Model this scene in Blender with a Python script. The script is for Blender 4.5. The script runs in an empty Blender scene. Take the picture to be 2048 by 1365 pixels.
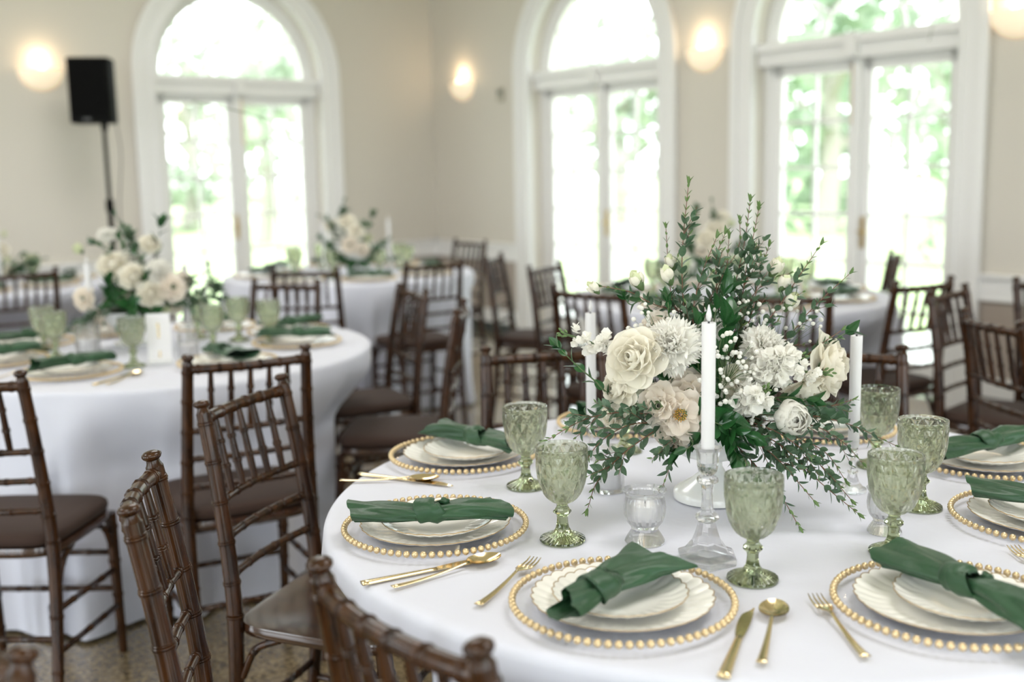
import bpy, bmesh, math, random
from math import sin, cos, pi, radians, sqrt, atan2
from mathutils import Vector, Matrix, noise

rnd = random.Random(7)
scene = bpy.context.scene
COL = scene.collection

# ------------------------------------------------------------------ camera, world, lights, exposure
F_PX, PITCH, ROLL, EYE = 2204.46, radians(8.8759), radians(-1.0988), 1.374
_cr, _sr = cos(ROLL), sin(ROLL)
_R0, _U0, _F0 = Vector((1, 0, 0)), Vector((0, sin(PITCH), cos(PITCH))), Vector((0, cos(PITCH), -sin(PITCH)))
CR = _R0 * _cr + _U0 * _sr
CU = _U0 * _cr - _R0 * _sr
CF = _F0
CAM = Vector((0, 0, EYE))
cam_data = bpy.data.cameras.new('camera')
cam = bpy.data.objects.new('camera', cam_data)
COL.objects.link(cam)
cam.matrix_world = Matrix(((CR.x, CU.x, -CF.x, CAM.x), (CR.y, CU.y, -CF.y, CAM.y), (CR.z, CU.z, -CF.z, CAM.z), (0, 0, 0, 1)))
cam_data.sensor_width = 36.0
cam_data.lens = 36.0 * F_PX / 2048.0
cam_data.clip_start = 0.05
cam_data.clip_end = 400
cam_data.dof.use_dof = True
cam_data.dof.focus_distance = 1.86
cam_data.dof.aperture_fstop = 2.1
scene.camera = cam

scene.view_settings.view_transform = 'Standard'
scene.view_settings.look = 'None'
scene.view_settings.gamma = 1.0
scene.view_settings.use_curve_mapping = False
scene.view_settings.exposure = 0.08

world = bpy.data.worlds.new('sky')
scene.world = world
world.use_nodes = True
_bg = world.node_tree.nodes['Background']
_bg.inputs['Color'].default_value = (0.90, 0.97, 1.0, 1)
_bg.inputs['Strength'].default_value = 5.8

# the room stands turned against the camera: corner K, right wall runs along ER, left wall along EL
K = Vector((-0.66, 9.95, 0))
ER = Vector((0.629, -0.777, 0)).normalized()
EL = Vector((-0.777, -0.629, 0)).normalized()
S_MAX, T_MAX, H_ROOM = 11.2, 10.2, 3.9
def RM(s, t, z=0.0):
    return K + ER * s + EL * t + Vector((0, 0, z))

def fill_light(name, pos, direction, w, h, power, color):
    l = bpy.data.lights.new(name, 'AREA')
    l.shape = 'RECTANGLE'; l.size = w; l.size_y = h; l.energy = power; l.color = color
    o = bpy.data.objects.new(name, l); COL.objects.link(o)
    o.location = pos
    o.rotation_euler = direction.to_track_quat('-Z', 'Y').to_euler()
    return o
DAY = (0.80, 0.87, 1.0)
NEAR_WINDOWS = [1.9, 4.4, 6.9, 9.0]     # t positions on the wall at s = S_MAX
SIDE_WINDOWS = [2.4, 5.2, 8.0]          # s positions on the wall at t = T_MAX
for t_ in NEAR_WINDOWS:  # added area lamps outside the unseen near windows, lifting the interior brightness
    fill_light('window_fill', RM(S_MAX + 0.12, t_, 1.55), -ER, 1.3, 2.4, 8, DAY)
for s_ in SIDE_WINDOWS:  # stronger added fill, set outside the unseen side windows
    fill_light('window_fill', RM(s_, T_MAX + 0.12, 1.55), -EL, 1.3, 2.4, 24, DAY)

for s_, t_ in ((3.2, 3.4), (7.6, 3.4), (3.2, 7.4), (7.6, 7.4)):     # added overhead fill without fixtures, brightening the table tops
    fill_light('overhead_fill', RM(s_, t_, 3.82), Vector((0, 0, -1)), 1.6, 1.6, 58, (1.0, 0.975, 0.96))

cyc = scene.cycles
cyc.use_denoising = True
cyc.max_bounces = 10
cyc.diffuse_bounces = 4
cyc.glossy_bounces = 4
cyc.transmission_bounces = 10
cyc.transparent_max_bounces = 12
cyc.sample_clamp_indirect = 6.0
cyc.blur_glossy = 0.6

# ------------------------------------------------------------------ materials
def mat(name, color, rough=0.5, metal=0.0, trans=0.0, ior=1.5, coat=0.0, spec=0.5, bump=None, vary=None, translucent=0.0, emit=None, emit_s=0.0, sheen=0.0):
    m = bpy.data.materials.new(name); m.use_nodes = True
    nt = m.node_tree; b = nt.nodes['Principled BSDF']
    b.inputs['Base Color'].default_value = (*color, 1)
    b.inputs['Roughness'].default_value = rough
    b.inputs['Metallic'].default_value = metal
    b.inputs['Transmission Weight'].default_value = trans
    b.inputs['IOR'].default_value = ior
    b.inputs['Coat Weight'].default_value = coat
    b.inputs['Coat Roughness'].default_value = 0.12
    b.inputs['Specular IOR Level'].default_value = spec
    b.inputs['Sheen Weight'].default_value = sheen
    if emit:
        b.inputs['Emission Color'].default_value = (*emit, 1); b.inputs['Emission Strength'].default_value = emit_s
    tc = None
    if bump or vary:
        tc = nt.nodes.new('ShaderNodeTexCoord')
    if vary:   # (second colour, scale, (sx, sy, sz))
        c2, sc, st = vary
        mp = nt.nodes.new('ShaderNodeMapping'); mp.inputs['Scale'].default_value = st
        n = nt.nodes.new('ShaderNodeTexNoise'); n.inputs['Scale'].default_value = sc; n.inputs['Detail'].default_value = 5
        cr = nt.nodes.new('ShaderNodeValToRGB')
        cr.color_ramp.elements[0].position = 0.35; cr.color_ramp.elements[0].color = (*color, 1)
        cr.color_ramp.elements[1].position = 0.65; cr.color_ramp.elements[1].color = (*c2, 1)
        nt.links.new(tc.outputs['Object'], mp.inputs[0]); nt.links.new(mp.outputs[0], n.inputs['Vector'])
        nt.links.new(n.outputs['Fac'], cr.inputs[0]); nt.links.new(cr.outputs[0], b.inputs['Base Color'])
    if bump:   # (scale, strength)
        n2 = nt.nodes.new('ShaderNodeTexNoise'); n2.inputs['Scale'].default_value = bump[0]; n2.inputs['Detail'].default_value = 4
        bp = nt.nodes.new('ShaderNodeBump'); bp.inputs['Strength'].default_value = bump[1]; bp.inputs['Distance'].default_value = bump[2] if len(bump) > 2 else 0.002
        nt.links.new(tc.outputs['Object'], n2.inputs['Vector']); nt.links.new(n2.outputs['Fac'], bp.inputs['Height'])
        nt.links.new(bp.outputs[0], b.inputs['Normal'])
    if translucent:
        out = nt.nodes['Material Output']
        tr = nt.nodes.new('ShaderNodeBsdfTranslucent'); tr.inputs['Color'].default_value = (*color, 1)
        mx = nt.nodes.new('ShaderNodeMixShader'); mx.inputs[0].default_value = translucent
        nt.links.new(b.outputs[0], mx.inputs[1]); nt.links.new(tr.outputs[0], mx.inputs[2]); nt.links.new(mx.outputs[0], out.inputs['Surface'])
    return m

def thin_glass(name, tint=(1.0, 1.0, 1.0), refl=1.0, rough=0.02):
    m = bpy.data.materials.new(name); m.use_nodes = True
    nt = m.node_tree; nt.nodes.remove(nt.nodes['Principled BSDF'])
    out = nt.nodes['Material Output']
    t = nt.nodes.new('ShaderNodeBsdfTransparent'); t.inputs[0].default_value = (*tint, 1)
    g = nt.nodes.new('ShaderNodeBsdfGlossy'); g.inputs['Roughness'].default_value = rough
    ge = nt.nodes.new('ShaderNodeNewGeometry')
    dt = nt.nodes.new('ShaderNodeVectorMath'); dt.operation = 'DOT_PRODUCT'
    ab = nt.nodes.new('ShaderNodeMath'); ab.operation = 'ABSOLUTE'
    su = nt.nodes.new('ShaderNodeMath'); su.operation = 'SUBTRACT'; su.inputs[0].default_value = 1.0
    pw = nt.nodes.new('ShaderNodeMath'); pw.operation = 'POWER'; pw.inputs[1].default_value = 5.0
    fr = nt.nodes.new('ShaderNodeMath'); fr.operation = 'MULTIPLY_ADD'; fr.inputs[1].default_value = 0.96; fr.inputs[2].default_value = 0.04
    nt.links.new(ge.outputs['Incoming'], dt.inputs[0]); nt.links.new(ge.outputs['Normal'], dt.inputs[1])
    nt.links.new(dt.outputs['Value'], ab.inputs[0]); nt.links.new(ab.outputs[0], su.inputs[1]); nt.links.new(su.outputs[0], pw.inputs[0]); nt.links.new(pw.outputs[0], fr.inputs[0])
    ml = nt.nodes.new('ShaderNodeMath'); ml.operation = 'MULTIPLY'; ml.inputs[1].default_value = refl
    mx = nt.nodes.new('ShaderNodeMixShader')
    nt.links.new(fr.outputs[0], ml.inputs[0]); nt.links.new(ml.outputs[0], mx.inputs[0])
    nt.links.new(t.outputs[0], mx.inputs[1]); nt.links.new(g.outputs[0], mx.inputs[2]); nt.links.new(mx.outputs[0], out.inputs['Surface'])
    return m

M = {}
M['wall'] = mat('wall_paint', (0.615, 0.575, 0.505), 0.7, bump=(60, 0.05))
M['dado'] = mat('dado_paint', (0.36, 0.30, 0.255), 0.6)
M['trim'] = mat('white_trim_paint', (0.79, 0.78, 0.765), 0.4)
M['skirting_dark'] = mat('dark_base_strip', (0.045, 0.055, 0.05), 0.35)
M['ceiling'] = mat('ceiling_paint', (0.72, 0.68, 0.60), 0.8)
M['brass'] = mat('brass', (0.62, 0.47, 0.24), 0.3, 1.0)
M['wood'] = mat('walnut_stain', (0.016, 0.0053, 0.0013), 0.24, coat=0.06, spec=0.36, vary=((0.052, 0.0188, 0.0048), 9, (6, 6, 1.2)), bump=(40, 0.08))
M['wood_seat'] = mat('walnut_seat', (0.030, 0.0125, 0.007), 0.20, coat=0.8, vary=((0.06, 0.026, 0.012), 8, (9, 1, 1)))
M['cushion'] = mat('brown_cushion_fabric', (0.033, 0.0145, 0.0085), 0.85, sheen=0.02, bump=(500, 0.15))
M['cloth'] = mat('white_linen', (0.63, 0.642, 0.725), 0.9, bump=(9, 0.35, 0.012), sheen=0.1)
M['napkin'] = mat('green_satin_napkin', (0.010, 0.050, 0.017), 0.45, sheen=0.08, vary=((0.015, 0.068, 0.024), 14, (1, 1, 1)), bump=(55, 0.5, 0.003))
M['gold'] = mat('polished_gold', (0.88, 0.72, 0.44), 0.17, 1.0)
M['bead'] = mat('gold_bead_paint', (0.62, 0.46, 0.25), 0.30, 0.65, vary=((0.74, 0.59, 0.36), 200, (1, 1, 1)))
M['china'] = mat('cream_china', (0.90, 0.885, 0.84), 0.18, coat=0.3)
M['rimline'] = mat('gold_rim_line', (0.45, 0.31, 0.15), 0.35, 0.6)
M['milk'] = mat('milk_glass', (0.80, 0.81, 0.80), 0.2, coat=0.3)
M['green_glass'] = mat('olive_green_glass', (0.80, 0.825, 0.71), 0.008, trans=1.0, ior=1.48)
M['green_stem_glass'] = mat('dark_olive_glass', (0.44, 0.50, 0.30), 0.01, trans=1.0, ior=1.48)
M['crystal'] = mat('clear_crystal', (0.985, 0.99, 0.99), 0.01, trans=1.0, ior=1.5)
def soften(m_, amount, tint):
    nt = m_.node_tree; out = nt.nodes['Material Output']; b_ = nt.nodes['Principled BSDF']
    t_ = nt.nodes.new('ShaderNodeBsdfTransparent'); t_.inputs[0].default_value = (*tint, 1)
    mx = nt.nodes.new('ShaderNodeMixShader'); mx.inputs[0].default_value = amount
    nt.links.new(b_.outputs[0], mx.inputs[1]); nt.links.new(t_.outputs[0], mx.inputs[2]); nt.links.new(mx.outputs[0], out.inputs['Surface'])
soften(M['crystal'], 0.28, (0.995, 0.995, 1.0))
soften(M['green_glass'], 0.22, (0.84, 0.865, 0.755))
M['charger_glass'] = thin_glass('clear_charger_glass', refl=0.35)
M['pane'] = thin_glass('window_pane_glass', (0.97, 0.985, 0.975))
M['wax'] = mat('white_wax', (0.86, 0.85, 0.86), 0.45, translucent=0.25)
M['wick'] = mat('dark_wick', (0.03, 0.03, 0.035), 0.7)
M['black'] = mat('black_plastic', (0.003, 0.003, 0.003), 0.8, spec=0.15)
M['grille'] = mat('black_speaker_grille', (0.003, 0.003, 0.003), 0.9, spec=0.1)
M['cable'] = mat('grey_cable', (0.15, 0.13, 0.12), 0.6)
M['cream_petal'] = mat('cream_petal', (0.93, 0.895, 0.80), 0.6, translucent=0.42, bump=(120, 0.12))
M['white_petal'] = mat('white_petal', (0.95, 0.935, 0.885), 0.6, translucent=0.42, bump=(150, 0.12))
M['blush_petal'] = mat('blush_petal', (0.93, 0.865, 0.78), 0.6, translucent=0.42, bump=(120, 0.12))
M['green_petal'] = mat('greenish_petal', (0.72, 0.76, 0.50), 0.6, translucent=0.28)
M['stamen'] = mat('orange_stamen', (0.72, 0.38, 0.06), 0.6)
M['euc'] = mat('eucalyptus_leaf', (0.060, 0.120, 0.068), 0.40, vary=((0.110, 0.185, 0.105), 12, (1, 1, 1)), translucent=0.12)
M['euc_light'] = mat('young_leaf', (0.13, 0.22, 0.07), 0.45, translucent=0.2)
M['leaf'] = mat('glossy_dark_leaf', (0.014, 0.070, 0.018), 0.28, coat=0.25, vary=((0.025, 0.105, 0.028), 25, (1, 1, 1)), translucent=0.08)
M['stem_red'] = mat('reddish_stem', (0.17, 0.075, 0.045), 0.5)
M['stem'] = mat('green_stem', (0.085, 0.14, 0.05), 0.5)
M['foam'] = mat('shade_dark_foam', (0.012, 0.028, 0.012), 0.95)  # foam filler coloured dark to put shade into the flower centre
M['paper'] = mat('white_card', (0.80, 0.79, 0.80), 0.6)
M['table'] = mat('table_board', (0.20, 0.16, 0.12), 0.6)
M['metal'] = mat('grey_table_leg', (0.06, 0.06, 0.06), 0.4, 0.5)
M['sconce'] = mat('lit_frosted_glass', (0.9, 0.8, 0.65), 0.5, emit=(1.0, 0.74, 0.47), emit_s=0.42)
M['bulb'] = mat('glowing_bulb', (1, 0.9, 0.7), 0.5, emit=(1.0, 0.80, 0.55), emit_s=3.5)
M['grass'] = mat('lawn_grass', (0.34, 0.44, 0.20), 0.9, vary=((0.46, 0.54, 0.30), 3, (1, 1, 1)))
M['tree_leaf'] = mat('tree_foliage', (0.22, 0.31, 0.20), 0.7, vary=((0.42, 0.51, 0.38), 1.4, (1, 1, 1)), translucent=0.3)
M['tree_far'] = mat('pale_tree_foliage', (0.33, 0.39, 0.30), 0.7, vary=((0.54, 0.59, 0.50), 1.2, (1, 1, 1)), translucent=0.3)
M['bark'] = mat('tree_bark', (0.34, 0.31, 0.28), 0.9)
M['paving'] = mat('pale_terrace_paving', (0.55, 0.55, 0.53), 0.8)
M['thermo'] = mat('thermostat_plastic', (0.42, 0.40, 0.33), 0.5)

# terrazzo: pebbles of several browns set in a dark binder, polished
m = bpy.data.materials.new('polished_terrazzo'); m.use_nodes = True
nt = m.node_tree; b = nt.nodes['Principled BSDF']
tc = nt.nodes.new('ShaderNodeTexCoord')
vo = nt.nodes.new('ShaderNodeTexVoronoi'); vo.inputs['Scale'].default_value = 105
cr = nt.nodes.new('ShaderNodeValToRGB'); cr.color_ramp.interpolation = 'LINEAR'
e = cr.color_ramp.elements
e[0].position = 0.0; e[0].color = (0.07, 0.052, 0.030, 1); e[1].position = 1.0; e[1].color = (0.36, 0.275, 0.155, 1)
for p_, c_ in ((0.25, (0.15, 0.112, 0.064)), (0.55, (0.22, 0.168, 0.095)), (0.8, (0.27, 0.205, 0.115))):
    q = e.new(p_); q.color = (*c_, 1)
sep = nt.nodes.new('ShaderNodeSeparateColor')
nt.links.new(tc.outputs['Object'], vo.inputs['Vector']); nt.links.new(vo.outputs['Color'], sep.inputs[0])
nt.links.new(sep.outputs[0], cr.inputs[0]); nt.links.new(cr.outputs[0], b.inputs['Base Color'])
b.inputs['Roughness'].default_value = 0.20
b.inputs['Coat Weight'].default_value = 1.0; b.inputs['Coat Roughness'].default_value = 0.10
M['terrazzo'] = m

# ------------------------------------------------------------------ mesh helpers
class MB:
    def __init__(s): s.v = []; s.f = []
    def add(s, vs, fs):
        o = len(s.v); s.v.extend([tuple(p) for p in vs]); s.f.extend([tuple(i + o for i in f) for f in fs]); return s
    def box(s, c, d, mtx=None):
        x, y, z = d[0] / 2, d[1] / 2, d[2] / 2
        vs = [Vector((c[0] + i * x, c[1] + j * y, c[2] + k * z)) for k in (-1, 1) for j in (-1, 1) for i in (-1, 1)]
        if mtx: vs = [mtx @ p for p in vs]
        return s.add(vs, [(0, 2, 3, 1), (4, 5, 7, 6), (0, 1, 5, 4), (2, 6, 7, 3), (0, 4, 6, 2), (1, 3, 7, 5)])
    def quadbox(s, P, s0, s1, t0, t1, z0, z1):   # box in room coordinates through P(s, t, z)
        vs = [P(a, b_, c) for c in (z0, z1) for b_ in (t0, t1) for a in (s0, s1)]
        return s.add(vs, [(0, 2, 3, 1), (4, 5, 7, 6), (0, 1, 5, 4), (2, 6, 7, 3), (0, 4, 6, 2), (1, 3, 7, 5)])
    def grid(s, pts, nu, nv, closed_u=False):     # pts[v*nu+u]
        fs = []
        for j in range(nv - 1):
            for i in range(nu if closed_u else nu - 1):
                i2 = (i + 1) % nu
                fs.append((j * nu + i, j * nu + i2, (j + 1) * nu + i2, (j + 1) * nu + i))
        return s.add(pts, fs)
    def lathe(s, prof, n=32, fn=None, cap0=False, cap1=False, mtx=None):   # prof [(r, z)]
        pts = []
        for (r, z) in prof:
            for k in range(n):
                a = 2 * pi * k / n
                rr = r * (fn(a, z) if fn else 1.0)
                p = Vector((rr * cos(a), rr * sin(a), z))
                pts.append(mtx @ p if mtx else p)
        o = len(s.v)
        s.grid(pts, n, len(prof), True)
        if cap0: s.f.append(tuple(o + k for k in reversed(range(n))))
        if cap1: s.f.append(tuple(o + (len(prof) - 1) * n + k for k in range(n)))
        return s
    def tube(s, path, radii, n=8, caps=True):
        path = [Vector(p) for p in path]
        if not hasattr(radii, '__len__'): radii = [radii] * len(path)
        up = None; pts = []
        for i, p in enumerate(path):
            d = (path[min(i + 1, len(path) - 1)] - path[max(i - 1, 0)])
            if d.length < 1e-9: d = Vector((0, 0, 1))
            d.normalize()
            if up is None:
                up = d.cross(Vector((0.13, 0.31, 0.94)))
                if up.length < 0.1: up = d.cross(Vector((1, 0, 0)))
            else:
                up = up - d * up.dot(d)
            up.normalize(); w = d.cross(up)
            for k in range(n):
                a = 2 * pi * k / n
                pts.append(p + (up * cos(a) + w * sin(a)) * radii[i])
        o = len(s.v)
        s.grid(pts, n, len(path), True)
        if caps:
            s.f.append(tuple(o + k for k in reversed(range(n)))); s.f.append(tuple(o + (len(path) - 1) * n + k for k in range(n)))
        return s
    def mesh(s, name, m, smooth=True, recalc=True, angle=None):
        me = bpy.data.meshes.new(name); me.from_pydata(s.v, [], s.f); me.materials.append(m)
        if recalc:
            bm = bmesh.new(); bm.from_mesh(me); bmesh.ops.recalc_face_normals(bm, faces=bm.faces); bm.to_mesh(me); bm.free()
        if smooth:
            me.polygons.foreach_set('use_smooth', [True] * len(me.polygons))
            if angle is not None:
                try: me.set_sharp_from_angle(angle=radians(angle))
                except Exception: pass
        me.update(); return me
    def build(s, name, m, parent=None, smooth=True, angle=40, recalc=True):
        return obj(name, s.mesh(name, m, smooth, recalc, angle), parent)

def obj(name, me, parent=None, mtx=None):
    o = bpy.data.objects.new(name, me); COL.objects.link(o)
    if parent: o.parent = parent
    if mtx is not None: o.matrix_local = mtx
    return o
def tag(o, label=None, cat=None, group=None, kind=None):
    if label: o['label'] = label
    if cat: o['category'] = cat
    if group: o['group'] = group
    if kind: o['kind'] = kind
    return o
def thing(name, label, cat, loc=(0, 0, 0), rz=0.0, group=None, kind=None):
    o = bpy.data.objects.new(name, None); COL.objects.link(o)
    o.empty_display_size = 0.05
    o.location = loc; o.rotation_euler = (0, 0, rz)
    return tag(o, label, cat, group, kind)
def dup(root, label=None, loc=None, rz=None, group=None, scale=None):
    def cp(o, par):
        c = o.copy(); COL.objects.link(c)
        if par is not None: c.parent = par
        for ch in o.children: cp(ch, c)
        return c
    r = cp(root, None)
    if label: r['label'] = label
    if loc is not None: r.location = loc
    if rz is not None: r.rotation_euler = (0, 0, rz)
    if group: r['group'] = group
    if scale: r.scale = (scale,) * 3
    return r
def lerp(a, b, t): return a + (b - a) * t
def sstep(a, b, x):
    t = max(0.0, min(1.0, (x - a) / (b - a))); return t * t * (3 - 2 * t)
def px(x, y, Y=None, z=None):
    """a point of the room on the sight line of a photograph pixel, at forward distance Y or height z"""
    d = CF + CR * ((x - 1024) / F_PX) - CU * ((y - 682.5) / F_PX)
    t = Y / d.y if Y is not None else (z - EYE) / d.z
    return CAM + d * t
def catmull(pts, n):
    pts = [Vector(p) for p in pts]
    P = [pts[0] * 2 - pts[1]] + pts + [pts[-1] * 2 - pts[-2]]
    out = []
    for i in range(1, len(P) - 2):
        for k in range(n):
            t = k / n; a, b_, c, d = P[i - 1], P[i], P[i + 1], P[i + 2]
            out.append(0.5 * ((2 * b_) + (c - a) * t + (2 * a - 5 * b_ + 4 * c - d) * t * t + (3 * b_ - a - 3 * c + d) * t ** 3))
    out.append(P[-2]); return out
def basis(zdir, xhint=Vector((0, 0, 1)), loc=Vector((0, 0, 0)), roll=0.0):
    z = Vector(zdir).normalized(); x = Vector(xhint) - z * Vector(xhint).dot(z)
    if x.length < 1e-4: x = Vector((1, 0, 0)) - z * z.x
    x.normalize(); y = z.cross(x)
    m3 = Matrix((x, y, z)).transposed()
    return Matrix.Translation(loc) @ m3.to_4x4() @ Matrix.Rotation(roll, 4, 'Z')

# ------------------------------------------------------------------ room shell
WT = 0.30   # wall thickness, outwards
RAD = 0.70
SPRING = 2.13
DOORS_R = [(2.045, 'door_2'), (4.255, 'door_3')]
DOORS_L = [(1.825, 'door_1')]
def wall_with_arches(name, P, length, centres, d_out=WT, half=RAD, spring=SPRING, rect=None):
    """front face at depth 0, back face at depth -d_out; P(a, d, z)"""
    mb = MB()
    cuts = []
    a = -0.0
    segs = []
    for c in sorted(centres):
        segs.append((a, c - half)); a = c + half
    segs.append((a, length))
    for (a0, a1) in segs:
        mb.quadbox(P, a0, a1, 0, -d_out, 0, H_ROOM)
    for c in centres:
        n = 24
        for k in range(n):
            x0 = c - half * cos(pi * k / n); x1 = c - half * cos(pi * (k + 1) / n)
            z0 = spring + (half * sin(pi * k / n) if not rect else rect); z1 = spring + (half * sin(pi * (k + 1) / n) if not rect else rect)
            vs = [P(x0, 0, z0), P(x1, 0, z1), P(x1, 0, H_ROOM), P(x0, 0, H_ROOM), P(x0, -d_out, z0), P(x1, -d_out, z1), P(x1, -d_out, H_ROOM), P(x0, -d_out, H_ROOM)]
            mb.add(vs, [(0, 1, 2, 3), (4, 7, 6, 5), (0, 4, 5, 1)])
    o = mb.build(name, M['wall'], smooth=False)
    tag(o, kind='structure'); return o
PR = lambda a, d, z: RM(a, d, z)          # right wall: a = s, depth d inwards = t
PL = lambda a, d, z: RM(d, a, z)          # left wall: a = t, depth d inwards = s
wall_with_arches('wall_right', PR, S_MAX, [c for c, _ in DOORS_R])
wall_with_arches('wall_left', PL, T_MAX, [c for c, _ in DOORS_L])
def plain_wall(name, P, length, centres):
    mb = MB(); a = 0.0
    for c in centres:
        mb.quadbox(P, a, c - 0.7, 0, -WT, 0, H_ROOM)
        mb.quadbox(P, c - 0.7, c + 0.7, 0, -WT, 0, 0.3); mb.quadbox(P, c - 0.7, c + 0.7, 0, -WT, 2.8, H_ROOM)
        a = c + 0.7
    mb.quadbox(P, a, length, 0, -WT, 0, H_ROOM)
    tag(mb.build(name, M['wall'], smooth=False), kind='structure')
plain_wall('wall_near', lambda a, d, z: RM(S_MAX - d, a, z), T_MAX, NEAR_WINDOWS)
plain_wall('wall_side', lambda a, d, z: RM(a, T_MAX - d, z), S_MAX, SIDE_WINDOWS)
tag(MB().quadbox(RM, -WT, S_MAX + WT, -WT, T_MAX + WT, -0.2, 0).build('floor', M['terrazzo'], smooth=False), kind='structure')
tag(MB().quadbox(RM, -WT, S_MAX + WT, -WT, T_MAX + WT, H_ROOM, H_ROOM + 0.2).build('ceiling', M['ceiling'], smooth=False), kind='structure')

def dado(name, P, length, centres, wall):
    """chair rail, lower wall panels, skirting and dark base strip between the doors"""
    a = 0.0; segs = []
    for c in sorted(centres):
        segs.append((a, c - RAD - 0.165)); a = c + RAD + 0.165
    segs.append((a, length))
    rail, panel, skirt, strip = MB(), MB(), MB(), MB()
    for a0, a1 in segs:
        rail.quadbox(P, a0, a1, 0, 0.022, 0.63, 0.745); rail.quadbox(P, a0, a1, 0, 0.045, 0.745, 0.765); rail.quadbox(P, a0, a1, 0, 0.03, 0.62, 0.635)
        panel.quadbox(P, a0, a1, 0, 0.008, 0.20, 0.62)
        skirt.quadbox(P, a0, a1, 0, 0.018, 0.09, 0.20); strip.quadbox(P, a0, a1, 0, 0.02, 0.0, 0.09)
    tag(rail.build('trim_' + name, M['trim'], smooth=False), kind='structure')
    tag(panel.build('wall_panel_' + wall, M['dado'], smooth=False), kind='structure')
    sk = tag(skirt.build('baseboard_' + wall, M['trim'], smooth=False), kind='structure')
    strip.build('base_strip', M['skirting_dark'], sk, smooth=False)
dado('1', PR, S_MAX, [c for c, _ in DOORS_R], 'right')
dado('2', PL, T_MAX, [c for c, _ in DOORS_L], 'left')

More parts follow.
